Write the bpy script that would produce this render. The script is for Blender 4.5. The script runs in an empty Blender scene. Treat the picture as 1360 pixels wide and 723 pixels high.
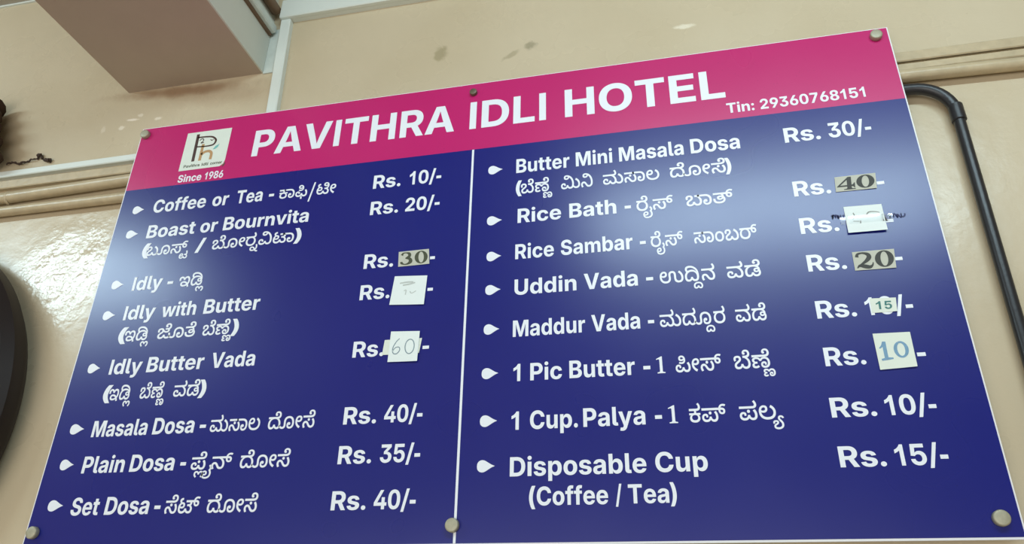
import bpy, math, random
from mathutils import Vector, Matrix
from mathutils.geometry import delaunay_2d_cdt

# ------------------------------------------------------------------ camera, light, exposure
SC = bpy.context.scene
COL = SC.collection
Z0 = 2.35          # height of the menu board's top edge above the floor
YB = -0.030        # the board's printed face; the wall's face is y = 0

cam_data = bpy.data.cameras.new('camera')
cam = bpy.data.objects.new('camera', cam_data)
COL.objects.link(cam)
cam_data.sensor_width = 36.0
cam_data.lens = 36.0 * 1007.284 / 1360.0
cam_data.clip_start = 0.02
_r = Vector((0.9760566, 0.21686683, 0.01680157))
_d = Vector((-0.08289966, 0.44229479, -0.89303021))
_f = Vector((-0.20109988, 0.87025519, 0.44968294))
_m = Matrix((( _r.x, -_d.x, -_f.x, 0.8838172),
             ( _r.y, -_d.y, -_f.y, -0.9140612 + YB),
             ( _r.z, -_d.z, -_f.z, -0.81653005 + Z0),
             (0, 0, 0, 1)))
cam.matrix_world = _m
SC.camera = cam

SC.view_settings.view_transform = 'Standard'
SC.view_settings.look = 'None'
SC.view_settings.exposure = 0.0
SC.view_settings.gamma = 1.0
SC.view_settings.use_curve_mapping = False
SC.cycles.use_denoising = True
SC.cycles.max_bounces = 8

world = bpy.data.worlds.new('world')
SC.world = world
world.use_nodes = True
_bg = world.node_tree.nodes['Background']
_bg.inputs['Color'].default_value = (0.93, 0.95, 1.0, 1)
_bg.inputs['Strength'].default_value = 0.15

def tube_lamp(name, x, y, z, length, power, tilt, width=0.05, color=(0.68, 0.91, 1.0)):
    d = bpy.data.lights.new(name, 'AREA')
    d.shape = 'RECTANGLE'
    d.size = length
    d.size_y = width
    d.energy = power
    d.color = color
    o = bpy.data.objects.new(name, d)
    COL.objects.link(o)
    o.location = (x, y, z + Z0)
    o.rotation_euler = (math.radians(tilt), 0, 0)
    return o

# two ceiling tubes in a row over the customer's head
tube_lamp('tube_lamp', 1.20, -1.15, 0.37, 1.05, 11.8, 46)
tube_lamp('tube_lamp', -1.34, -1.15, 0.37, 1.05, 14.8, 46)
# soft fill light added low at the far end of the room
tube_lamp('low_fill_light', 0.1, -3.95, -1.45, 4.2, 76.0, 90, 1.6, (1.0, 0.985, 0.93))

# ------------------------------------------------------------------ node materials
def srgb(*c):
    return tuple((v / 255 / 12.92) if v / 255 <= 0.04045 else ((v / 255 + 0.055) / 1.055) ** 2.4 for v in c) + (1,)

class NT:
    def __init__(s, name):
        s.m = bpy.data.materials.new(name)
        s.m.use_nodes = True
        s.t = s.m.node_tree
        s.n = s.t.nodes
        s.b = s.n['Principled BSDF']
        s.co = s.n.new('ShaderNodeTexCoord').outputs['Object']
    def new(s, kind, **kw):
        n = s.n.new(kind)
        for k, v in kw.items():
            setattr(n, k, v)
        return n
    def put(s, v, sock):
        if hasattr(v, 'is_output'):
            s.t.links.new(v, sock)
        else:
            sock.default_value = v
    def noise(s, scale, detail=3, rough=0.55, co=None):
        n = s.new('ShaderNodeTexNoise')
        s.put(co or s.co, n.inputs['Vector'])
        n.inputs['Scale'].default_value = scale
        n.inputs['Detail'].default_value = detail
        n.inputs['Roughness'].default_value = rough
        return n.outputs['Fac']
    def math(s, op, a, b=0.0, c=0.0):
        n = s.new('ShaderNodeMath', operation=op)
        for i, v in enumerate((a, b, c)):
            s.put(v, n.inputs[i])
        return n.outputs[0]
    def ramp(s, v, lo, hi, a=0.0, b=1.0):
        n = s.new('ShaderNodeMapRange', interpolation_type='SMOOTHSTEP')
        for i, q in enumerate((v, lo, hi, a, b)):
            s.put(q, n.inputs[i])
        return n.outputs[0]
    def mix(s, f, a, b):
        n = s.new('ShaderNodeMix', data_type='RGBA')
        s.put(f, n.inputs[0]); s.put(a, n.inputs[6]); s.put(b, n.inputs[7])
        return n.outputs[2]
    def bump(s, h, strength, dist=0.01, normal=None):
        n = s.new('ShaderNodeBump')
        s.put(h, n.inputs['Height'])
        n.inputs['Strength'].default_value = strength
        n.inputs['Distance'].default_value = dist
        if normal: s.put(normal, n.inputs['Normal'])
        return n.outputs['Normal']
    def set(s, **kw):
        for k, v in kw.items():
            s.put(v, s.b.inputs[k.replace('_', ' ')])
        return s
    def spot(s, x, z, rx, rz, rot=0.0, wob=0.0, wobscale=120.0, soft=0.5):
        """1 inside a worn or tinted spot at (x, z) on a wall in the xz plane, ragged at its rim"""
        v = s.new('ShaderNodeMapping', vector_type='TEXTURE')
        s.put(s.co, v.inputs['Vector'])
        v.inputs['Location'].default_value = (x, 0, z + Z0)
        v.inputs['Rotation'].default_value = (0, rot, 0)
        v.inputs['Scale'].default_value = (rx, 10.0, rz)
        l = s.new('ShaderNodeVectorMath', operation='LENGTH')
        s.put(v.outputs[0], l.inputs[0])
        d = l.outputs['Value']
        if wob:
            d = s.math('ADD', d, s.math('MULTIPLY', s.math('SUBTRACT', s.noise(wobscale, 4), 0.5), wob))
        return s.ramp(d, 1.0, 1.0 - soft)

def simple(name, rgb, rough=0.5, metal=0.0, vary=0.08, scale=40, bump=0.0, bscale=200, spec=0.5, coat=0.0):
    t = NT(name)
    c = srgb(*rgb)
    dk = tuple(v * (1 - vary * 2) for v in c[:3]) + (1,)
    lt = tuple(min(1, v * (1 + vary)) for v in c[:3]) + (1,)
    t.set(Base_Color=t.mix(t.noise(scale), dk, lt), Roughness=rough, Metallic=metal, Specular_IOR_Level=spec, Coat_Weight=coat)
    if bump:
        t.put(t.bump(t.noise(bscale), bump, 0.002), t.b.inputs['Normal'])
    return t.m

def wall_paint(name, base, marks):
    t = NT(name)
    a, b = srgb(*base), srgb(base[0] - 8, base[1] - 9, base[2] - 11)
    col = t.mix(t.ramp(t.noise(3.2, 2), 0.3, 0.75), a, b)
    col = t.mix(t.math('MULTIPLY', t.ramp(t.noise(55, 5, 0.7), 0.66, 0.8), 0.12), col, srgb(168, 152, 124))
    rough = t.ramp(t.noise(9), 0.3, 0.7, 0.24, 0.34)
    if marks:
        smear_brown = srgb(150, 116, 88)
        for sp, k, c in (
            (t.spot(0.02, 0.108, 0.20, 0.020, 0.04, 0.9, 30, 0.9), 0.75, srgb(146, 112, 84)),  # brown smear on the wall just below the beam, wider and fainter next
            (t.spot(0.10, 0.085, 0.17, 0.035, 0.10, 0.8, 25, 0.9), 0.30, smear_brown),
            (t.spot(0.532, 0.104, 0.016, 0.022, 0.3, 1.3, 90, 0.6), 0.6, srgb(150, 138, 104)),
            (t.spot(0.657, 0.079, 0.022, 0.007, -0.5, 1.3, 90, 0.6), 0.55, srgb(158, 146, 116)),
            (t.spot(0.690, 0.094, 0.014, 0.012, 0.0, 1.3, 90, 0.6), 0.65, srgb(142, 134, 108)),
            (t.spot(0.941, 0.087, 0.022, 0.006, 0.0, 1.2, 110, 0.6), 0.8, srgb(238, 228, 206)),
            (t.spot(-0.060, 0.054, 0.017, 0.0035, 0.1, 1.0, 110, 0.6), 0.9, srgb(240, 228, 210)),
            (t.spot(-0.005, 0.049, 0.009, 0.005, 0.0, 1.3, 130, 0.6), 0.85, srgb(236, 224, 205)),
            (t.spot(-0.046, 0.062, 0.008, 0.005, 0.0, 1.3, 130, 0.6), 0.7, srgb(232, 220, 200)),
            (t.spot(-0.078, 0.038, 0.009, 0.006, 0.0, 1.3, 130, 0.6), 0.8, srgb(234, 222, 203)),
            (t.spot(-0.118, 0.040, 0.006, 0.010, 0.0, 1.3, 130, 0.6), 0.5, srgb(226, 213, 193)),
            (t.spot(-0.155, -0.560, 0.030, 0.020, 0.2, 1.6, 70, 0.7), 0.35, srgb(150, 118, 92)),
        ):
            col = t.mix(t.math('MULTIPLY', sp, k), col, c)
    n1 = t.bump(t.noise(5.5, 3), 0.3, 0.010)
    n2 = t.bump(t.noise(38, 4, 0.6), 0.18, 0.003, n1)
    n3 = t.bump(t.noise(170, 3, 0.6), 0.08, 0.001, n2)
    if marks:
        # flaking, blistered enamel left of the board
        zone = t.spot(-0.10, -0.255, 0.16, 0.16, 0.3, 0.6, 12, 0.95)
        h = t.math('MULTIPLY', zone, t.math('ADD', t.noise(95, 3, 0.6), t.math('MULTIPLY', t.ramp(t.noise(26, 4), 0.40, 0.64), 0.5)))
        n3 = t.bump(h, 0.36, 0.0030, n3)
        rough = t.math('SUBTRACT', rough, t.math('MULTIPLY', zone, 0.10))
        t.set(Coat_Weight=t.math('MULTIPLY', zone, 0.55), Coat_Roughness=0.17)
        t.put(n3, t.b.inputs['Coat Normal'])
    t.set(Base_Color=col, Roughness=rough, Normal=n3, Specular_IOR_Level=0.5)
    return t.m

def print_film(name, rgb, rough=0.36):
    """printed vinyl face of the board: dust specks and a slightly uneven gloss"""
    t = NT(name)
    c = srgb(*rgb)
    col = t.mix(t.noise(5, 1), c, tuple(v * 1.10 + 0.001 for v in c[:3]) + (1,))
    col = t.mix(t.math('MULTIPLY', t.ramp(t.noise(420, 1), 0.74, 0.80), 0.35), col, srgb(30, 26, 60))
    t.set(Base_Color=col, Roughness=t.math('ADD', rough - 0.02, t.math('MULTIPLY', t.noise(9, 1), 0.04)), Specular_IOR_Level=0.66)
    t.put(t.bump(t.noise(420, 1), 0.03, 0.0005), t.b.inputs['Normal'])
    return t.m

M = {}
M['wall'] = wall_paint('beige_enamel', (205, 190, 163), True)
M['wall_plain'] = wall_paint('beige_enamel_plain', (205, 190, 163), False)
M['ceiling'] = simple('ceiling_distemper', (176, 168, 155), 0.7, bump=0.2, bscale=60)
M['floor'] = simple('floor_stone', (196, 184, 168), 0.6)
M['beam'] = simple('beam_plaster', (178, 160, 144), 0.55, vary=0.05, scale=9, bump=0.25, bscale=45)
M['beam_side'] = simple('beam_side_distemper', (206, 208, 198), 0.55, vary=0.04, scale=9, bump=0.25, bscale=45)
M['white_pvc'] = simple('white_pvc', (222, 228, 222), 0.42, vary=0.03, scale=14)
M['old_white'] = simple('old_white_paint', (206, 214, 208), 0.5, vary=0.12, scale=50, bump=0.3, bscale=60)
M['beige_pvc'] = simple('beige_painted_pvc', (196, 178, 146), 0.34, vary=0.14, scale=60, bump=0.3, bscale=90)
M['beam_brown'] = simple('dark_brown_strip', (112, 88, 66), 0.5)
M['black_pipe'] = simple('black_conduit', (40, 40, 44), 0.36, vary=0.1, scale=80, bump=0.1, bscale=150)
M['dark_fixture'] = simple('dark_brown_gloss', (46, 34, 38), 0.22, vary=0.1)
M['fixture_rim'] = simple('dark_brown_satin', (34, 26, 25), 0.5, spec=0.3)
M['bundle'] = simple('dusty_brown_cloth', (74, 54, 42), 0.9, vary=0.3, scale=90, bump=0.8, bscale=140)
M['cobweb'] = simple('sooty_cobweb', (72, 56, 48), 0.95, vary=0.2, scale=200)
M['panel'] = simple('white_board_core', (232, 232, 236), 0.4, vary=0.02)
M['pink'] = print_film('pink_print', (190, 26, 106), 0.28)
M['blue'] = print_film('blue_print', (8, 19, 114), 0.28)
M['letter'] = simple('white_letter_vinyl', (236, 240, 248), 0.36, vary=0.015, scale=30)
M['logo_white'] = simple('logo_white', (226, 234, 224), 0.4, vary=0.03, scale=60)
M['logo_brown'] = simple('logo_brown', (74, 50, 44), 0.5)
M['logo_tan'] = simple('logo_tan', (190, 150, 104), 0.5)
M['logo_teal'] = simple('logo_teal', (120, 190, 186), 0.5)
M['logo_green'] = simple('logo_green', (92, 96, 78), 0.5)
M['screw'] = simple('dull_steel', (176, 172, 150), 0.48, metal=0.3, vary=0.12, scale=160, bump=0.2, bscale=300)
M['screw_dark'] = simple('tarnished_steel', (120, 108, 92), 0.5, metal=0.5, vary=0.2, scale=160)
M['paper'] = simple('white_paper', (232, 240, 238), 0.75, vary=0.02, scale=60, bump=0.15, bscale=120)
M['paper_cream'] = simple('cream_paper', (226, 232, 220), 0.75, vary=0.03, scale=60)
M['paper_grey'] = simple('newsprint_paper', (196, 196, 182), 0.7, vary=0.05, scale=90)
M['ink_black'] = simple('dark_printing_ink', (54, 52, 46), 0.55, vary=0.2, scale=220)
M['ink_olive'] = simple('olive_printing_ink', (74, 78, 58), 0.55, vary=0.2, scale=220)
M['ink_teal'] = simple('teal_printing_ink', (62, 122, 118), 0.55, vary=0.1)
M['ink_blue'] = simple('blue_felt_ink', (120, 160, 190), 0.6, vary=0.15, scale=260)
M['ink_pen'] = simple('grey_blue_pen_ink', (128, 148, 158), 0.6)
M['pencil'] = simple('faint_pencil', (196, 202, 198), 0.7)
M['pencil_dark'] = simple('grey_pencil', (150, 152, 148), 0.7)
M['scribble'] = simple('dark_blue_ballpoint', (30, 28, 92), 0.5)
_t = NT('clear_tape')
_fr = _t.new('ShaderNodeFresnel'); _fr.inputs['IOR'].default_value = 1.5
_tr = _t.new('ShaderNodeBsdfTransparent')
_gl = _t.new('ShaderNodeBsdfGlossy'); _gl.inputs['Roughness'].default_value = 0.09
_mx = _t.new('ShaderNodeMixShader')
_t.put(_fr.outputs[0], _mx.inputs[0]); _t.put(_tr.outputs[0], _mx.inputs[1]); _t.put(_gl.outputs[0], _mx.inputs[2])
_t.t.links.new(_mx.outputs[0], _t.n['Material Output'].inputs['Surface'])
M['tape'] = _t.m

# ------------------------------------------------------------------ mesh helpers
def fill(loops, scale, nonzero=False):
    """points and triangles filling the loops: less the inner ones, or their union by winding"""
    vs, es = [], []
    for L in loops:
        o = len(vs)
        vs += [Vector((x * scale, z * scale)) for x, z in L]
        es += [(o + i, o + (i + 1) % len(L)) for i in range(len(L))]
    r = delaunay_2d_cdt(vs, es, [], 0, 1e-5)
    pts = [(p.x / scale, p.y / scale) for p in r[0]]
    tris = []
    for f in r[2]:
        (x0, z0), (x1, z1), (x2, z2) = [pts[i] for i in f[:3]]
        cx, cz = (x0 + x1 + x2) / 3, (z0 + z1 + z2) / 3
        w = n = 0
        for L in loops:
            for (ax, az), (bx, bz) in zip(L, L[1:] + L[:1]):
                if (az > cz) != (bz > cz) and cx < (bx - ax) * (cz - az) / (bz - az) + ax:
                    w += 1 if bz > az else -1
                    n += 1
        if (w if nonzero else n % 2) == 0: continue
        tris.append(tuple(f) if (x1 - x0) * (z2 - z0) - (x2 - x0) * (z1 - z0) > 0 else tuple(f)[::-1])
    return pts, tris

def tag(o, label=None, cat=None, group=None, kind=None):
    if label: o['label'] = label
    if cat: o['category'] = cat
    if group: o['group'] = group
    if kind: o['kind'] = kind
    return o

def empty(name, x, y, z):
    o = bpy.data.objects.new(name, None)
    o.empty_display_size = 0.05
    o.location = (x, y, z + Z0)
    COL.objects.link(o)
    return o

class MB:
    """collects shapes given in board coordinates (x along the wall, z from the board's top edge, y from the wall)"""
    def __init__(s):
        s.v, s.f, s.smooth = [], [], []
    def add(s, vs, fs, smooth=False):
        k = len(s.v)
        s.v += [tuple(p) for p in vs]
        s.f += [tuple(i + k for i in f) for f in fs]
        s.smooth += [smooth] * len(fs)
        return s
    def box(s, x0, x1, y0, y1, z0, z1, dx=0.0, bev=0.0):
        """dx shifts the top in x"""
        if not bev:
            vs = [(x + (dx if z == z1 else 0), y, z) for z in (z0, z1) for y in (y0, y1) for x in (x0, x1)]
            return s.add(vs, [(0, 2, 3, 1), (4, 5, 7, 6), (0, 1, 5, 4), (2, 6, 7, 3), (0, 4, 6, 2), (1, 3, 7, 5)])
        # bevelled: three nested loops
        b = bev
        rings = []
        for z, i in ((z0, b), (z0 + b, 0), (z1 - b, 0), (z1, b)):
            sh = dx if z > (z0 + z1) / 2 else 0
            pts = []
            for (cx, sx), (cy, sy) in (((x0, 1), (y0, 1)), ((x1, -1), (y0, 1)), ((x1, -1), (y1, -1)), ((x0, 1), (y1, -1))):
                pts.append((cx, sx, cy, sy))
            ring = []
            for k, (cx, sx, cy, sy) in enumerate(pts):
                a = (cx + sx * (b + i) + sh, cy + sy * i, z)
                c = (cx + sx * i + sh, cy + sy * (b + i), z)
                ring += [c, a] if k in (0, 2) else [a, c]
            rings.append(ring)
        vs = sum(rings, [])
        fs = [tuple(range(7, -1, -1)), tuple(range(24, 32))]
        for r in range(3):
            for k in range(8):
                fs.append((r * 8 + k, r * 8 + (k + 1) % 8, r * 8 + 8 + (k + 1) % 8, r * 8 + 8 + k))
        return s.add(vs, fs)
    def tube(s, pts, r, n=16, cap=True, flat=1.0):
        pts = [Vector(p) for p in pts]
        rs = r if isinstance(r, (list, tuple)) else [r] * len(pts)
        vs, fs = [], []
        ref = Vector((0, -1, 0.01)).normalized()
        for i, p in enumerate(pts):
            d = (pts[min(i + 1, len(pts) - 1)] - pts[max(i - 1, 0)]).normalized()
            a = d.cross(ref)
            if a.length < 1e-4: a = d.cross(Vector((1, 0, 0)))
            a.normalize()
            b = d.cross(a).normalized()
            for k in range(n):
                t = 2 * math.pi * k / n
                vs.append(p + (a * math.cos(t) + b * math.sin(t) * flat) * rs[i])
        for i in range(len(pts) - 1):
            for k in range(n):
                fs.append((i * n + k, i * n + (k + 1) % n, (i + 1) * n + (k + 1) % n, (i + 1) * n + k))
        if cap:
            fs.append(tuple(range(n - 1, -1, -1)))
            fs.append(tuple((len(pts) - 1) * n + k for k in range(n)))
        return s.add(vs, fs, True)
    def lathe(s, cx, cz, prof, n=40):
        """profile [(radius, y)] turned about an axis standing out of the wall at (cx, cz)"""
        vs, fs = [], []
        for r, y in prof:
            for k in range(n):
                t = 2 * math.pi * k / n
                vs.append((cx + r * math.cos(t), y, cz + r * math.sin(t)))
        for i in range(len(prof) - 1):
            for k in range(n):
                fs.append((i * n + k, (i + 1) * n + k, (i + 1) * n + (k + 1) % n, i * n + (k + 1) % n))
        fs.append(tuple(range(n)))
        fs.append(tuple((len(prof) - 1) * n + k for k in range(n - 1, -1, -1)))
        return s.add(vs, fs, True)
    def plate(s, loops, yf, yb):
        """flat shape in the xz plane, loops[0] the outline and the rest holes, front at yf, back at yb"""
        pts, tris = fill(loops, 1000.0)
        return s.slab(loops, pts, tris, yf, yb)
    def slab(s, loops, pts, tris, yf, yb):
        n = len(pts)
        vs = [(x, yf, z) for x, z in pts] + [(x, yb, z) for x, z in pts]
        fs = list(tris) + [tuple(i + n for i in f[::-1]) for f in tris]
        o = 2 * n
        for L in loops:
            m = len(L)
            vs += [(x, yf, z) for x, z in L] + [(x, yb, z) for x, z in L]
            fs += [(o + i, o + (i + 1) % m, o + m + (i + 1) % m, o + m + i) for i in range(m)]
            o += 2 * m
        return s.add(vs, fs)
    def build(s, name, mat, parent=None, loc=None):
        me = bpy.data.meshes.new(name)
        o = bpy.data.objects.new(name, me)
        COL.objects.link(o)
        off = Vector((0, 0, 0))
        if parent is not None:
            off = root_loc(parent)
            o.parent = parent
        elif loc is not None:
            off = Vector((loc[0], loc[1], loc[2] + Z0))
            o.location = off
        me.from_pydata([tuple(Vector((x, y, z + Z0)) - off) for x, y, z in s.v], [], s.f)
        for p, sm in zip(me.polygons, s.smooth): p.use_smooth = sm
        me.update()
        if any(s.smooth):
            try: me.set_sharp_from_angle(angle=math.radians(40))
            except Exception: pass
        me.materials.append(M[mat] if isinstance(mat, str) else mat)
        return o

def root_loc(o):
    v = Vector((0, 0, 0))
    while o is not None:
        v += o.location
        o = o.parent
    return v

def smooth_line(pts, n=6):
    """Catmull-Rom through the points"""
    P = [tuple(p) for p in pts]
    P = [P[0]] + P + [P[-1]]
    out = []
    for i in range(1, len(P) - 2):
        for k in range(n):
            t = k / n
            out.append(tuple(0.5 * (2 * b + (c - a) * t + (2 * a - 5 * b + 4 * c - d) * t * t + (3 * b - a - 3 * c + d) * t ** 3)
                             for a, b, c, d in zip(P[i - 1], P[i], P[i + 1], P[i + 2])))
    out.append(P[-2])
    return out

def brush(mb, pts, yf, yb, n=6):
    """pen stroke: pts are (x, z, width)"""
    L = smooth_line(pts, n) if len(pts) > 2 else list(pts)
    left, right = [], []
    for i, (x, z, w) in enumerate(L):
        a, b = L[max(i - 1, 0)], L[min(i + 1, len(L) - 1)]
        dx, dz = b[0] - a[0], b[1] - a[1]
        q = math.hypot(dx, dz) or 1
        nx, nz = -dz / q * w / 2, dx / q * w / 2
        left.append((x + nx, z + nz)); right.append((x - nx, z - nz))
    k = len(L)
    vs = [(x, y, z) for y in (yf, yb) for side in (left, right) for x, z in side]
    fs = []
    for i in range(k - 1):
        fs.append((i, k + i, k + i + 1, i + 1))
        fs.append((2 * k + i, 2 * k + i + 1, 3 * k + i + 1, 3 * k + i))
        fs.append((i, i + 1, 2 * k + i + 1, 2 * k + i))
        fs.append((k + i, 3 * k + i, 3 * k + i + 1, k + i + 1))
    fs.append((0, 2 * k, 3 * k, k)); fs.append((k - 1, 2 * k - 1, 4 * k - 1, 3 * k - 1))
    mb.add(vs, fs)

def ellipse(cx, cz, rx, rz, n=28, power=2.0, rot=0.0):
    out = []
    for k in range(n):
        t = 2 * math.pi * k / n
        c, s_ = math.cos(t), math.sin(t)
        x = rx * math.copysign(abs(c) ** (2 / power), c)
        z = rz * math.copysign(abs(s_) ** (2 / power), s_)
        out.append((cx + x * math.cos(rot) - z * math.sin(rot), cz + x * math.sin(rot) + z * math.cos(rot)))
    return out

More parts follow.
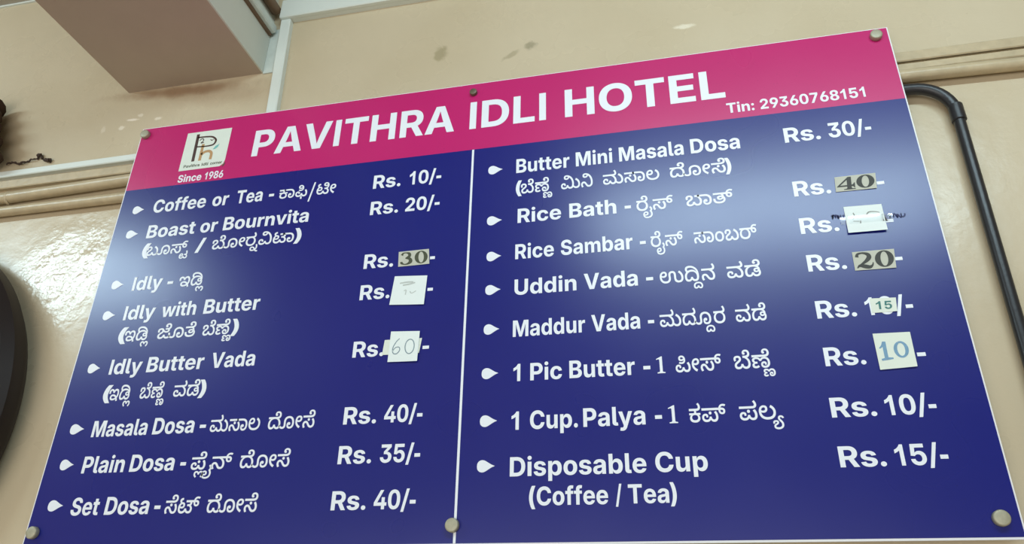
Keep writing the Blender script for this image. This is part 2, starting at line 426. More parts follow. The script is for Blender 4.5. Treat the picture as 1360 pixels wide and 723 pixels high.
# ------------------------------------------------------------------ lettering: outlines in 1/1000 of the type size, "~" marks a curve's control point
GLYPHS = {
 '(': (391, '83,294 83,377~ 114,553~ 169,712~ 205,770 349,770 316,696~ 266,534~ 239,370~ 239,294 239,228~ 263,97~ 311,-50~ 349,-139 205,-139 145,-39~ 83,181~'),
 ')': (391, '42,-139 80,-49~ 128,97~ 151,228~ 151,294 151,370~ 124,534~ 75,696~ 42,770 186,770 222,712~ 277,553~ 308,377~ 308,294 308,181~ 245,-39~ 186,-139'),
 '-': (646, '489,354 489,233 156,233 156,354'),
 '.': (269, '135,-9 99,-9~ 48,41~ 48,77 48,113~ 99,163~ 135,163 172,163~ 222,113~ 222,77 222,41~ 172,-9~'),
 '/': (385, '376,762 142,-109 9,-109 243,762'),
 '0': (646, '323,-10 230,-10~ 103,79~ 39,246~ 39,363 39,481~ 103,648~ 230,738~ 323,738 416,738~ 543,648~ 607,481~ 607,363 607,246~ 543,79~ 416,-10~|323,118 367,118~ 424,174~ 453,283~ 453,363 453,445~ 424,554~ 367,610~ 323,610 279,610~ 221,554~ 193,445~ 193,363 193,283~ 221,174~ 279,118~'),
 '1': (646, '86,0 86,127 579,127 579,0|428,728 428,0 273,0 273,587 269,587 102,474 102,615 270,728'),
 '2': (646, '64,0 64,114 327,349 358,378~ 405,427~ 430,478~ 430,508 430,540~ 402,587~ 352,613~ 319,613 285,613~ 234,584~ 206,531~ 206,493 58,493 58,568~ 123,678~ 241,738~ 320,738 398,738~ 515,683~ 581,584~ 581,518 581,473~ 547,392~ 467,301~ 400,241 282,132 282,128 588,128 588,0'),
 '3': (646, '317,-10 234,-10~ 109,49~ 40,152~ 39,219 195,219 196,188~ 228,142~ 283,117~ 317,117 353,117~ 406,143~ 436,193~ 436,227 436,259~ 405,309~ 345,338~ 301,338 213,338 213,438 378,596 378,599 77,599 77,728 566,728 566,611 327,388 327,422 411,432~ 532,382~ 597,283~ 597,219 597,150~ 525,47~ 399,-10~'),
 '4': (646, '25,136 25,259 311,728 464,728 184,265 184,260 620,260 620,136|379,0 379,173 382,228 382,454 526,454 526,0'),
 '5': (646, '319,-10 241,-10~ 122,47~ 52,147~ 50,213 202,213 203,184~ 235,138~ 287,113~ 319,113 355,113~ 409,145~ 440,202~ 440,240 440,278~ 409,336~ 354,369~ 318,369 281,369~ 220,338~ 206,312 64,328 94,728 550,728 550,599 227,599 211,425 214,425 236,452~ 312,485~ 359,485 408,485~ 493,450~ 556,385~ 592,296~ 592,244 592,170~ 523,55~ 400,-10~'),
 '6': (646, '326,-10 250,-10~ 127,50~ 55,161~ 55,238 55,296~ 102,410~ 149,479 318,728 480,728 252,397 211,397 222,414~ 262,447~ 322,468~ 361,468 429,468~ 532,413~ 590,310~ 590,240 590,165~ 522,53~ 403,-10~|323,113 358,113~ 412,145~ 443,201~ 443,237 443,273~ 412,329~ 358,361~ 323,361 289,361~ 235,329~ 205,273~ 205,237 205,201~ 235,145~ 289,113~'),
 '7': (646, '116,0 417,594 417,598 66,598 66,728 579,728 579,597 278,0'),
 '8': (646, '322,-10 239,-10~ 112,43~ 40,136~ 40,196 40,243~ 83,319~ 157,369~ 205,376 205,379 142,391~ 65,480~ 65,542 65,599~ 132,687~ 248,738~ 322,738 397,738~ 514,688~ 580,599~ 580,542 580,479~ 502,391~ 440,379 440,376 487,369~ 562,319~ 606,242~ 606,196 606,136~ 533,43~ 405,-10~|322,104 358,104~ 412,130~ 443,177~ 443,208 443,239~ 412,287~ 357,315~ 322,315 288,315~ 233,287~ 202,239~ 202,208 202,177~ 233,130~ 287,104~|322,430 353,430~ 400,454~ 426,497~ 426,525 426,554~ 400,596~ 353,620~ 322,620 292,620~ 245,596~ 219,554~ 219,525 219,497~ 245,454~ 292,430~'),
 '9': (646, '320,738 396,738~ 518,678~ 590,566~ 590,490 590,431~ 543,317~ 496,248 327,0 166,0 393,331 434,331 424,314~ 383,281~ 324,259~ 285,259 217,259~ 113,315~ 55,418~ 55,488 55,562~ 123,675~ 243,738~|322,615 288,615~ 234,583~ 203,527~ 203,491 203,455~ 234,399~ 288,367~ 322,367 356,367~ 410,399~ 441,455~ 441,490 441,526~ 410,583~ 356,615~'),
 ':': (269, '135,-9 99,-9~ 48,41~ 48,77 48,113~ 99,163~ 135,163 172,163~ 222,113~ 222,77 222,41~ 172,-9~|135,341 99,341~ 48,391~ 48,427 48,464~ 99,513~ 135,513 172,513~ 222,464~ 222,427 222,391~ 172,341~'),
 'A': (744, '17,0 266,728 473,728 727,0 551,0 440,340 418,413~ 374,576~ 350,671 387,671 363,576~ 321,412~ 299,340 190,0|178,160 178,283 566,283 566,160'),
 'B': (657, '59,0 59,728 353,728 433,728~ 542,680~ 597,596~ 597,542 597,499~ 563,434~ 503,393~ 464,384 464,378 507,376~ 580,332~ 624,256~ 624,203 624,144~ 567,52~ 454,0~ 372,0|216,127 342,127 402,127~ 462,175~ 462,217 462,246~ 434,291~ 382,316~ 345,316 216,316|216,425 332,425 363,425~ 411,447~ 438,487~ 438,515 438,554~ 383,601~ 334,601 216,601'),
 'C': (736, '381,-10 283,-10~ 128,78~ 39,245~ 39,363 39,482~ 129,650~ 284,738~ 381,738 445,738~ 554,702~ 638,633~ 692,535~ 700,473 540,473 535,503~ 508,549~ 468,582~ 415,599~ 384,599 327,599~ 244,543~ 199,437~ 199,363 199,288~ 244,183~ 328,129~ 384,129 415,129~ 467,146~ 508,178~ 535,225~ 541,254 700,254 693,200~ 644,105~ 561,31~ 450,-10~'),
 'D': (716, '319,0 129,0 129,135 312,135 381,135~ 473,184~ 519,285~ 519,364 519,443~ 472,544~ 380,593~ 312,593 126,593 126,728 321,728 431,728~ 591,640~ 677,477~ 677,364 677,251~ 591,88~ 431,0~|217,728 217,0 59,0 59,728'),
 'E': (609, '59,0 59,728 564,728 564,596 217,596 217,432 537,432 537,303 217,303 217,132 565,132 565,0'),
 'H': (738, '59,0 59,728 217,728 217,437 521,437 521,728 679,728 679,0 521,0 521,306 217,306 217,0'),
 'I': (454, '33,0 33,129 148,129 148,598 33,598 33,728 421,728 421,598 306,598 306,129 421,129 421,0'),
 'L': (564, '59,0 59,728 217,728 217,132 533,132 533,0'),
 'M': (924, '59,0 59,728 299,728 408,410 416,386~ 436,310~ 456,225~ 474,146~ 479,117 446,117 451,145~ 469,224~ 489,310~ 509,386~ 516,410 625,728 865,728 865,0 707,0 707,333 707,358~ 709,429~ 711,513~ 713,597~ 714,635 727,635 717,594~ 694,507~ 671,425~ 650,356~ 643,333 528,0 397,0 280,333 272,356~ 252,425~ 228,506~ 204,594~ 194,635 209,635 209,598~ 212,514~ 214,430~ 216,358~ 216,333 216,0'),
 'O': (763, '382,-10 285,-10~ 129,78~ 39,246~ 39,363 39,482~ 129,650~ 285,738~ 382,738 479,738~ 634,650~ 724,482~ 724,363 724,245~ 634,78~ 479,-10~|382,129 437,129~ 519,183~ 564,288~ 564,363 564,439~ 519,544~ 437,599~ 382,599 327,599~ 245,544~ 199,439~ 199,363 199,288~ 245,183~ 327,129~'),
 'P': (644, '59,0 59,728 348,728 431,728~ 549,666~ 613,555~ 613,482 613,409~ 548,299~ 429,238~ 345,238 156,238 156,366 325,366 367,366~ 423,395~ 452,447~ 452,482 452,517~ 423,569~ 366,597~ 324,597 217,597 217,0'),
 'R': (657, '59,0 59,728 350,728 432,728~ 551,669~ 614,561~ 614,488 614,415~ 549,310~ 428,254~ 344,254 153,254 153,381 326,381 368,381~ 425,405~ 454,453~ 454,488 454,523~ 425,572~ 368,598~ 326,598 217,598 217,0|464,0 292,331 460,331 637,0'),
 'S': (657, '333,-11 243,-11~ 111,45~ 39,154~ 37,234 190,234 192,197~ 228,146~ 291,120~ 333,120 372,120~ 429,142~ 461,182~ 461,208 461,231~ 434,264~ 379,288~ 337,297 259,316 161,338~ 55,436~ 55,516 55,583~ 126,682~ 252,738~ 333,738 416,738~ 538,682~ 606,580~ 607,512 457,512 453,557~ 388,607~ 333,607 296,607~ 244,586~ 216,549~ 216,525 216,501~ 245,469~ 297,446~ 332,438 398,423 450,412~ 532,375~ 590,324~ 620,255~ 620,211 620,143~ 551,43~ 423,-11~'),
 'T': (660, '31,596 31,728 630,728 630,596 409,596 409,0 251,0 251,596'),
 'U': (722, '361,-11 270,-11~ 134,56~ 58,176~ 58,256 58,728 215,728 215,269 215,228~ 252,164~ 317,127~ 361,127 405,127~ 470,164~ 507,227~ 507,269 507,728 663,728 663,256 663,176~ 588,56~ 452,-11~'),
 'V': (741, '270,0 17,728 192,728 303,387 325,317~ 370,154~ 394,60 356,60 380,154~ 422,317~ 443,387 551,728 724,728 477,0'),
 'a': (575, '211,-10 159,-10~ 78,26~ 31,97~ 31,150 31,195~ 64,255~ 121,293~ 194,312~ 235,316 282,320~ 339,329~ 365,347~ 365,364 365,366 365,387~ 346,416~ 309,432~ 284,432 258,432~ 218,416~ 194,388~ 189,370 47,384 57,434~ 119,505~ 219,544~ 286,544 335,544~ 419,521~ 483,476~ 518,408~ 518,362 518,0 371,0 371,75 367,75 353,49~ 310,11~ 250,-10~|255,96 288,96~ 338,121~ 366,165~ 366,192 366,247 359,243~ 336,236~ 307,230~ 278,225~ 264,223 238,220~ 200,203~ 178,176~ 178,155 178,136~ 198,109~ 233,96~'),
 'b': (623, '366,-9 326,-9~ 266,17~ 225,60~ 213,85 208,85 208,0 57,0 57,728 211,728 211,451 214,451 226,475~ 266,518~ 326,544~ 367,544 429,544~ 529,480~ 588,357~ 588,268 588,180~ 531,56~ 430,-9~|320,114 355,114~ 405,152~ 431,221~ 431,268 431,314~ 405,383~ 355,421~ 320,421 284,421~ 233,383~ 206,315~ 206,268 206,221~ 233,152~ 285,114~'),
 'c': (581, '301,-11 220,-11~ 100,59~ 35,184~ 35,266 35,349~ 100,474~ 220,544~ 301,544 352,544~ 437,517~ 501,466~ 541,395~ 547,351 402,334 399,355~ 382,387~ 357,411~ 324,423~ 303,423 267,423~ 217,385~ 191,314~ 191,267 191,220~ 217,149~ 267,110~ 303,110 324,110~ 357,123~ 382,147~ 399,181~ 403,202 548,185 542,141~ 502,69~ 438,17~ 352,-11~'),
 'd': (623, '256,-9 193,-9~ 92,56~ 35,180~ 35,268 35,357~ 94,480~ 194,544~ 255,544 297,544~ 356,518~ 397,475~ 409,451 412,451 412,728 566,728 566,0 414,0 414,85 409,85 398,60~ 357,17~ 297,-9~|303,114 338,114~ 389,152~ 417,221~ 417,268 417,315~ 389,383~ 338,421~ 303,421 268,421~ 218,383~ 192,314~ 192,268 192,221~ 218,152~ 268,114~'),
 'e': (587, '302,-11 220,-11~ 100,58~ 35,182~ 35,266 35,349~ 100,474~ 218,544~ 296,544 352,544~ 446,508~ 516,438~ 554,336~ 554,270 554,229 92,229 92,324 480,324 409,300 409,340~ 383,398~ 334,429~ 298,429 263,429~ 212,398~ 186,341~ 186,304 186,237 186,194~ 215,134~ 269,103~ 306,103 331,103~ 372,118~ 401,145~ 408,165 547,148 535,101~ 468,29~ 367,-11~'),
 'f': (395, '368,536 368,418 9,418 9,536|104,0 104,582 104,638~ 148,713~ 227,750~ 281,750 314,750~ 370,743~ 382,740 364,623 356,625~ 328,628~ 315,628 283,628~ 257,600~ 257,572 257,0'),
 'h': (615, '211,304 211,0 57,0 57,728 209,728 209,399 192,399 214,467~ 302,544~ 373,544 429,544~ 513,495~ 558,403~ 558,339 558,0 404,0 404,311 404,360~ 355,415~ 310,415 281,415~ 236,389~ 211,340~'),
 'i': (267, '57,0 57,536 211,536 211,0|133,601 98,601~ 50,647~ 50,680 50,713~ 98,758~ 133,758 169,758~ 218,713~ 218,680 218,647~ 169,601~'),
 'l': (302, '226,-2 138,-2~ 57,69~ 57,144 57,728 211,728 211,162 211,138~ 229,117~ 251,117 260,117~ 273,118~ 277,119 293,6 282,3~ 247,-2~'),
 'm': (908, '57,0 57,536 201,536 206,405 196,405 209,454~ 259,515~ 325,545~ 362,545 420,545~ 498,472~ 513,398 496,398 507,448~ 562,513~ 636,545~ 678,545 728,545~ 807,501~ 852,418~ 852,359 852,0 698,0 698,328 698,373~ 650,418~ 614,418 588,418~ 549,394~ 528,353~ 528,325 528,0 380,0 380,332 380,371~ 334,418~ 298,418 273,418~ 234,395~ 211,351~ 211,320 211,0'),
 'n': (615, '211,304 211,0 57,0 57,536 204,536 206,399 192,399 214,467~ 302,544~ 373,544 429,544~ 513,495~ 558,403~ 558,339 558,0 404,0 404,311 404,360~ 355,415~ 310,415 281,415~ 236,389~ 211,340~'),
 'o': (605, '303,-11 221,-11~ 100,59~ 35,183~ 35,266 35,350~ 100,475~ 221,544~ 303,544 385,544~ 505,475~ 571,350~ 571,266 571,183~ 505,59~ 385,-11~|303,110 338,110~ 388,150~ 414,220~ 414,267 414,314~ 388,384~ 338,423~ 303,423 267,423~ 217,384~ 191,314~ 191,267 191,220~ 217,150~ 267,110~'),
 'p': (623, '57,-204 57,536 208,536 208,451 214,451 226,475~ 266,518~ 326,544~ 367,544 429,544~ 529,480~ 588,357~ 588,268 588,180~ 531,56~ 430,-9~ 366,-9 326,-9~ 266,17~ 226,59~ 214,84 211,84 211,-204|320,114 355,114~ 405,152~ 431,221~ 431,268 431,314~ 405,383~ 355,421~ 320,421 284,421~ 233,383~ 206,315~ 206,268 206,221~ 233,152~ 285,114~'),
 'r': (401, '57,0 57,536 206,536 206,442 210,442 225,492~ 291,542~ 339,542 351,542~ 375,540~ 385,538 385,404 375,406~ 338,410~ 321,410 289,410~ 239,382~ 211,331~ 211,295 211,0'),
 's': (552, '277,-11 210,-11~ 105,28~ 40,103~ 32,155 178,171 187,136~ 237,99~ 280,99 319,99~ 364,128~ 364,151 364,171~ 330,196~ 296,203 203,221 124,237~ 46,314~ 46,375 46,427~ 102,503~ 205,544~ 275,544 342,544~ 441,506~ 500,435~ 507,387 368,372 363,400~ 316,435~ 279,435 244,435~ 199,407~ 199,384 199,365~ 230,339~ 264,332 364,312 444,297~ 521,225~ 521,167 521,113~ 458,33~ 349,-11~'),
 't': (373, '345,536 345,418 9,418 9,536|89,669 242,669 242,163 242,138~ 264,116~ 291,116 301,116~ 333,119~ 341,120 355,4 333,-1~ 283,-5~ 260,-5 175,-5~ 89,71~ 89,146'),
 'u': (615, '242,-8 186,-8~ 102,41~ 57,133~ 57,197 57,536 211,536 211,225 211,176~ 260,121~ 305,121 334,121~ 379,146~ 404,196~ 404,231 404,536 558,536 558,0 411,0 409,136 423,136 401,69~ 312,-8~'),
 'v': (590, '207,0 11,536 173,536 259,268 275,217~ 301,112~ 314,57 281,57 293,112~ 318,217~ 334,268 419,536 579,536 382,0'),
 'w': (846, '170,0 10,536 171,536 216,347 229,292~ 256,166~ 268,96 250,96 263,165~ 292,291~ 306,347 353,536 493,536 539,347 552,291~ 582,166~ 595,96 577,96 589,166~ 615,291~ 627,347 672,536 836,536 675,0 518,0 459,204 450,234~ 433,305~ 417,379~ 409,412 436,412 428,379~ 412,305~ 395,234~ 386,204 327,0'),
 'y': (592, '59,-196 83,-80 118,-83 144,-88~ 182,-80~ 204,-53~ 207,-29 213,0 11,536 173,536 260,268 276,216~ 298,113~ 312,57 274,57 287,113~ 314,217~ 331,268 420,536 581,536 352,-67 335,-111~ 285,-174~ 212,-207~ 160,-207 132,-207~ 79,-201~'),
 'k_slash': (530, '454,793 174,-368 77,-368 356,793'),
 'k_aavowelsign': (466, '426,243 426,162~ 373,48~ 274,-12~ 204,-12 145,-12~ 63,31~ 22,106~ 22,154 22,197~ 52,257~ 106,288~ 139,288 179,288~ 221,249~ 221,217 221,188~ 189,153~ 163,153 139,153~ 107,179~ 104,206 114,210 109,198~ 105,176~ 105,162 105,130~ 147,75~ 200,75 239,75~ 295,113~ 325,187~ 325,243 325,296~ 298,374~ 270,401 251,421~ 202,447~ 125,460~ 65,460 -250,460 -250,551 86,551 156,551~ 255,532~ 326,491~ 353,462 389,424~ 426,314~'),
 'k_ailengthmark': (184, '-88,-417 -160,-417~ -259,-366~ -309,-278~ -309,-223 -309,-176~ -270,-101~ -200,-58~ -153,-58 -111,-58~ -59,-88~ -34,-137~ -34,-167 -34,-218~ -98,-275~ -166,-275 -189,-275~ -236,-263~ -255,-252 -262,-178 -242,-194~ -201,-208~ -178,-208 -144,-208~ -112,-187~ -112,-165 -112,-146~ -136,-125~ -157,-125 -180,-125~ -214,-147~ -233,-190~ -233,-221 -233,-227 -233,-279~ -164,-343~ -89,-343 -44,-343~ 37,-315~ 87,-250~ 87,-194 87,-146~ 49,-68~ 21,-39 47,-19~ 77,23~ 77,50 77,77~ 48,125~ 18,147 77,206 126,166~ 163,95~ 163,56 163,14~ 132,-35~ 115,-49 108,-20 139,-57~ 170,-143~ 170,-197 170,-269~ 108,-368~ -7,-417~'),
 'k_anusvara': (567, '280,-12 206,-12~ 96,48~ 36,163~ 36,245 36,322~ 94,439~ 205,505~ 285,505 369,505~ 478,436~ 532,320~ 532,246 532,170~ 473,54~ 361,-12~|282,77 360,77~ 431,173~ 431,246 431,325~ 355,416~ 286,416 233,416~ 167,372~ 136,296~ 136,249 136,169~ 213,77~'),
 'k_ba': (826, '578,-12 536,-12~ 469,11~ 414,64~ 388,106 430,107 403,59~ 342,8~ 268,-12~ 222,-12 165,-12~ 87,31~ 49,99~ 49,137 49,180~ 81,243~ 145,298~ 192,327 229,351~ 272,392~ 272,421 272,439~ 257,465~ 226,479~ 199,479 159,479~ 123,445~ 123,418 123,403~ 133,374~ 141,362 56,327 41,351~ 25,402~ 25,428 25,465~ 63,526~ 141,563~ 201,563 266,563~ 340,520~ 371,456~ 371,423 371,386~ 341,329~ 281,277~ 236,248 191,220~ 150,178~ 150,146 150,112~ 196,81~ 235,81 297,81~ 360,148~ 363,202 456,202 460,139~ 529,81~ 574,81 628,81~ 689,154~ 689,216 689,281~ 642,379~ 558,450~ 502,474 555,565 623,532~ 729,434~ 790,302~ 790,219 790,150~ 741,46~ 647,-12~'),
 'k_banocrest': (832, '222,-12 165,-12~ 87,31~ 49,99~ 49,137 49,180~ 81,243~ 145,298~ 192,327 229,351~ 272,392~ 272,421 272,439~ 257,465~ 226,479~ 199,479 159,479~ 123,445~ 123,418 123,403~ 133,374~ 141,362 56,327 41,351~ 25,402~ 25,428 25,465~ 63,526~ 141,563~ 201,563 266,563~ 340,520~ 371,456~ 371,423 371,386~ 341,329~ 281,277~ 236,248 191,220~ 150,178~ 150,146 150,112~ 196,81~ 235,81 297,81~ 359,148~ 363,202 456,202 460,139~ 529,81~ 576,81 629,81~ 691,154~ 691,216 691,278~ 643,376~ 555,447~ 497,467 613,494 667,464~ 747,385~ 792,284~ 792,219 792,150~ 743,46~ 647,-12~ 576,-12 535,-12~ 469,11~ 414,64~ 388,106 430,107 403,59~ 342,8~ 268,-12~|451,460 451,551 677,551 677,460'),
 'k_bevowel': (832, '222,-12 165,-12~ 87,31~ 49,99~ 49,137 49,180~ 81,243~ 145,298~ 192,327 229,351~ 272,392~ 272,421 272,439~ 257,465~ 226,479~ 199,479 159,479~ 123,445~ 123,418 123,403~ 133,374~ 141,362 56,327 41,351~ 25,402~ 25,428 25,465~ 63,526~ 141,563~ 201,563 266,563~ 340,520~ 371,456~ 371,423 371,386~ 341,329~ 281,277~ 236,248 191,220~ 150,178~ 150,146 150,112~ 196,81~ 235,81 297,81~ 359,148~ 363,202 456,202 460,139~ 529,81~ 576,81 629,81~ 691,154~ 691,216 691,278~ 643,376~ 555,447~ 497,467 614,497 668,467~ 748,386~ 792,284~ 792,219 792,150~ 743,46~ 647,-12~ 576,-12 535,-12~ 469,11~ 414,64~ 388,106 430,107 403,59~ 342,8~ 268,-12~|452,460 452,551 530,551 596,551~ 653,568~ 667,582 679,596~ 688,629~ 688,647 688,686~ 641,731~ 602,731 565,731~ 514,690~ 514,661 514,656~ 514,645~ 515,640 485,685 494,690~ 513,694~ 521,694 545,694~ 576,669~ 576,647 576,623~ 543,596~ 514,596 476,596~ 441,645~ 441,678 441,711~ 480,771~ 553,809~ 608,809 664,809~ 744,764~ 786,685~ 786,634 786,594~ 761,532~ 736,509 719,493~ 668,471~ 596,460~ 548,460'),
 'k_da': (781, '220,-12 139,-12~ 40,103~ 40,218 40,277~ 74,377~ 142,454~ 192,476 210,460 40,460 40,551 513,551 566,551~ 611,561~ 621,568 635,578~ 643,602~ 643,617 643,648~ 612,708~ 581,740 659,789 707,735~ 741,649~ 741,604 741,584~ 725,526~ 699,504 689,494~ 660,478~ 624,467~ 602,464 607,471 649,448~ 709,373~ 741,276~ 741,218 741,103~ 641,-12~ 558,-12 514,-12~ 447,12~ 395,63~ 370,104 412,110 386,59~ 326,7~ 258,-12~|236,81 283,81~ 340,148~ 344,202 437,202 441,139~ 507,81~ 544,81 589,81~ 640,144~ 640,218 640,266~ 610,354~ 550,422~ 461,461~ 401,461 383,461 324,461~ 234,425~ 172,359~ 141,271~ 141,219 141,145~ 191,81~'),
 'k_dasubscript': (62, '-225,-370 -264,-370~ -316,-333~ -341,-273~ -341,-238 -341,-181~ -284,-97~ -180,-52~ -113,-52 -43,-52~ 58,-99~ 114,-182~ 114,-237 114,-270~ 90,-332~ 40,-370~ -1,-370 -32,-370~ -79,-354~ -116,-315~ -134,-284 -96,-288 -110,-315~ -146,-351~ -192,-370~|-211,-300 -186,-300~ -156,-263~ -151,-230 -76,-230 -71,-264~ -38,-300~ -15,-300 9,-300~ 35,-270~ 35,-239 35,-204~ 1,-152~ -63,-123~ -106,-123 -118,-123 -160,-123~ -226,-151~ -262,-202~ -262,-237 -262,-269~ -235,-300~'),
 'k_ddevowel': (788, '220,-12 139,-12~ 40,103~ 40,218 40,277~ 74,377~ 142,454~ 192,476 211,460 40,460 40,551 495,551 560,551~ 618,568~ 632,582 644,596~ 653,629~ 653,647 653,686~ 606,731~ 567,731 530,731~ 479,690~ 479,661 479,656~ 479,645~ 480,640 449,685 459,690~ 478,694~ 486,694 510,694~ 540,669~ 540,647 540,623~ 508,596~ 479,596 441,596~ 406,645~ 406,678 406,711~ 444,771~ 518,809~ 573,809 629,809~ 708,764~ 751,685~ 751,634 751,594~ 726,532~ 701,509 684,493~ 633,471~ 561,460~ 513,460 572,494 614,482 649,470~ 695,422~ 718,363~ 718,330 718,312~ 713,284~ 705,268 703,264~ 691,260~ 688,255 667,226~ 604,187~ 558,187 524,187~ 467,210~ 432,259~ 432,295 432,348~ 503,399~ 552,399 585,399~ 630,383~ 649,370 697,345~ 751,245~ 751,183 751,123~ 700,35~ 616,-12~ 563,-12 493,-12~ 407,42~ 371,104 412,110 386,59~ 326,7~ 258,-12~|236,81 283,81~ 336,144~ 344,192 437,192 445,135~ 507,81~ 552,81 580,81~ 628,102~ 658,150~ 658,191 658,226~ 638,291~ 594,333~ 560,333 540,333~ 515,314~ 515,297 515,276~ 541,257~ 564,257 580,257~ 612,271~ 634,303~ 634,331 634,359~ 605,406~ 550,442~ 471,461~ 420,461 387,461 327,461~ 236,426~ 173,362~ 141,273~ 141,220 141,145~ 191,81~'),
 'k_ddivowel': (788, '220,-12 166,-12~ 85,39~ 40,146~ 40,226 40,297~ 93,416~ 187,504~ 315,552~ 391,552 447,552~ 546,527~ 629,475~ 661,434 704,327 688,255 667,226~ 604,187~ 558,187 524,187~ 467,210~ 432,259~ 432,295 432,348~ 503,399~ 552,399 583,399~ 630,383~ 649,370 696,346~ 751,246~ 751,183 751,123~ 700,35~ 616,-12~ 563,-12 493,-12~ 407,42~ 371,104 412,110 386,59~ 326,7~ 258,-12~|236,81 283,81~ 336,144~ 344,192 437,192 445,135~ 507,81~ 552,81 580,81~ 628,102~ 658,150~ 658,191 658,226~ 638,291~ 594,333~ 560,333 540,333~ 515,314~ 515,297 515,276~ 541,257~ 564,257 580,257~ 612,271~ 634,303~ 634,331 634,359~ 605,406~ 550,441~ 471,460~ 420,460 387,460 327,460~ 236,424~ 173,360~ 141,272~ 141,219 141,145~ 191,81~|301,749 390,749~ 528,706~ 585,664 632,629~ 698,538~ 732,433~ 732,377 732,348~ 723,297~ 714,279 622,428 657,441 635,490~ 563,571~ 517,600 472,627~ 371,657~ 305,657 254,657~ 195,637~ 169,602~ 169,578 169,558~ 186,519~ 203,501 130,447 112,468~ 86,514~ 72,564~ 72,587 72,647~ 134,717~ 238,749~'),
 'k_devowel': (781, '220,-12 139,-12~ 40,103~ 40,218 40,277~ 74,377~ 142,454~ 192,476 210,460 40,460 40,551 485,551 551,551~ 608,568~ 622,582 634,596~ 643,629~ 643,647 643,686~ 596,731~ 557,731 520,731~ 469,690~ 469,661 469,656~ 469,645~ 470,640 440,685 449,690~ 468,694~ 476,694 501,694~ 531,669~ 531,647 531,623~ 498,596~ 469,596 431,596~ 396,645~ 396,678 396,711~ 435,771~ 508,809~ 563,809 619,809~ 699,764~ 741,685~ 741,634 741,594~ 716,532~ 691,509 674,493~ 623,472~ 588,466 598,478 643,455~ 707,377~ 741,276~ 741,218 741,103~ 641,-12~ 558,-12 514,-12~ 447,12~ 395,63~ 370,104 412,110 386,59~ 326,7~ 258,-12~|236,81 283,81~ 340,148~ 344,202 437,202 441,139~ 507,81~ 544,81 589,81~ 640,144~ 640,218 640,267~ 611,354~ 551,422~ 461,461~ 401,461 383,461 324,461~ 234,425~ 172,360~ 141,272~ 141,220 141,146~ 191,81~'),
 'k_divowel': (781, '220,-12 166,-12~ 85,39~ 40,146~ 40,226 40,286~ 84,402~ 172,496~ 302,552~ 388,552 458,552~ 556,512~ 621,452~ 643,420 647,422 627,468~ 565,552~ 479,619~ 370,657~ 302,657 229,657~ 169,613~ 169,578 169,556~ 188,516~ 204,500 138,439 118,460~ 88,509~ 72,562~ 72,587 72,647~ 134,717~ 235,749~ 295,749 356,749~ 459,725~ 543,683~ 575,656 637,607~ 710,479~ 741,328~ 741,242 741,150~ 696,39~ 614,-12~ 558,-12 514,-12~ 447,12~ 395,63~ 370,104 412,110 386,59~ 326,7~ 258,-12~|236,81 283,81~ 340,148~ 344,202 437,202 441,139~ 507,81~ 544,81 589,81~ 640,144~ 640,217 640,266~ 610,353~ 550,421~ 461,460~ 401,460 383,460 324,460~ 234,424~ 172,358~ 141,270~ 141,218 141,145~ 191,81~'),
 'k_i': (740, '337,-12 268,-12~ 179,28~ 136,98~ 136,143 136,209~ 237,288~ 329,288 390,288~ 486,255~ 565,194~ 598,150 631,109~ 670,14~ 680,-36 579,-55 566,19~ 502,136~ 401,204~ 329,204 283,204~ 234,172~ 234,144 234,112~ 284,75~ 344,75 415,75~ 513,114~ 576,183~ 604,272~ 604,321 604,400~ 546,470~ 497,470 455,470~ 402,410~ 395,359 300,359 294,416~ 239,472~ 199,472 163,472~ 126,436~ 126,405 126,388~ 136,353~ 142,341 48,312 39,331~ 25,382~ 25,415 25,460~ 69,527~ 143,563~ 189,563 232,563~ 295,539~ 345,488~ 368,447 326,440 352,491~ 411,543~ 475,563~ 508,563 575,563~ 662,497~ 705,387~ 705,319 705,282~ 686,198~ 644,117~ 607,84 583,69 541,35~ 420,-12~'),
 'k_jevowel': (802, '578,-12 514,-12~ 426,42~ 389,105 430,107 403,59~ 342,8~ 268,-12~ 222,-12 165,-12~ 87,31~ 49,99~ 49,137 49,180~ 81,243~ 145,298~ 192,327 229,351~ 272,392~ 272,421 272,439~ 257,465~ 226,479~ 199,479 159,479~ 123,445~ 123,418 123,403~ 133,374~ 141,362 56,327 41,351~ 25,402~ 25,428 25,465~ 63,526~ 141,563~ 201,563 266,563~ 340,521~ 370,456~ 370,423 370,386~ 341,329~ 281,277~ 236,248 191,220~ 150,178~ 150,146 150,112~ 196,81~ 235,81 297,81~ 359,148~ 363,202 456,202 461,139~ 528,81~ 576,81 627,81~ 672,130~ 672,164 672,190~ 653,239~ 635,259 723,308 746,278~ 773,201~ 773,158 773,108~ 731,31~ 645,-12~|531,305 469,305~ 383,341~ 327,397~ 309,427 291,467 334,511 379,443~ 471,389~ 519,389 554,389~ 596,416~ 596,446 596,465~ 580,496~ 567,506 658,540 673,522~ 695,475~ 695,444 695,401~ 656,339~ 584,305~|444,465 444,551 517,551 583,551~ 641,568~ 655,582 667,596~ 676,629~ 676,647 676,686~ 628,731~ 589,731 552,731~ 501,690~ 501,661 501,656~ 501,645~ 502,640 472,685 481,690~ 500,694~ 508,694 533,694~ 563,669~ 563,647 563,623~ 530,596~ 501,596 464,596~ 428,645~ 428,678 428,711~ 467,771~ 541,809~ 595,809 651,809~ 731,764~ 773,685~ 773,634 773,597~ 749,536~ 723,513 706,498~ 656,476~ 584,465~ 534,465'),
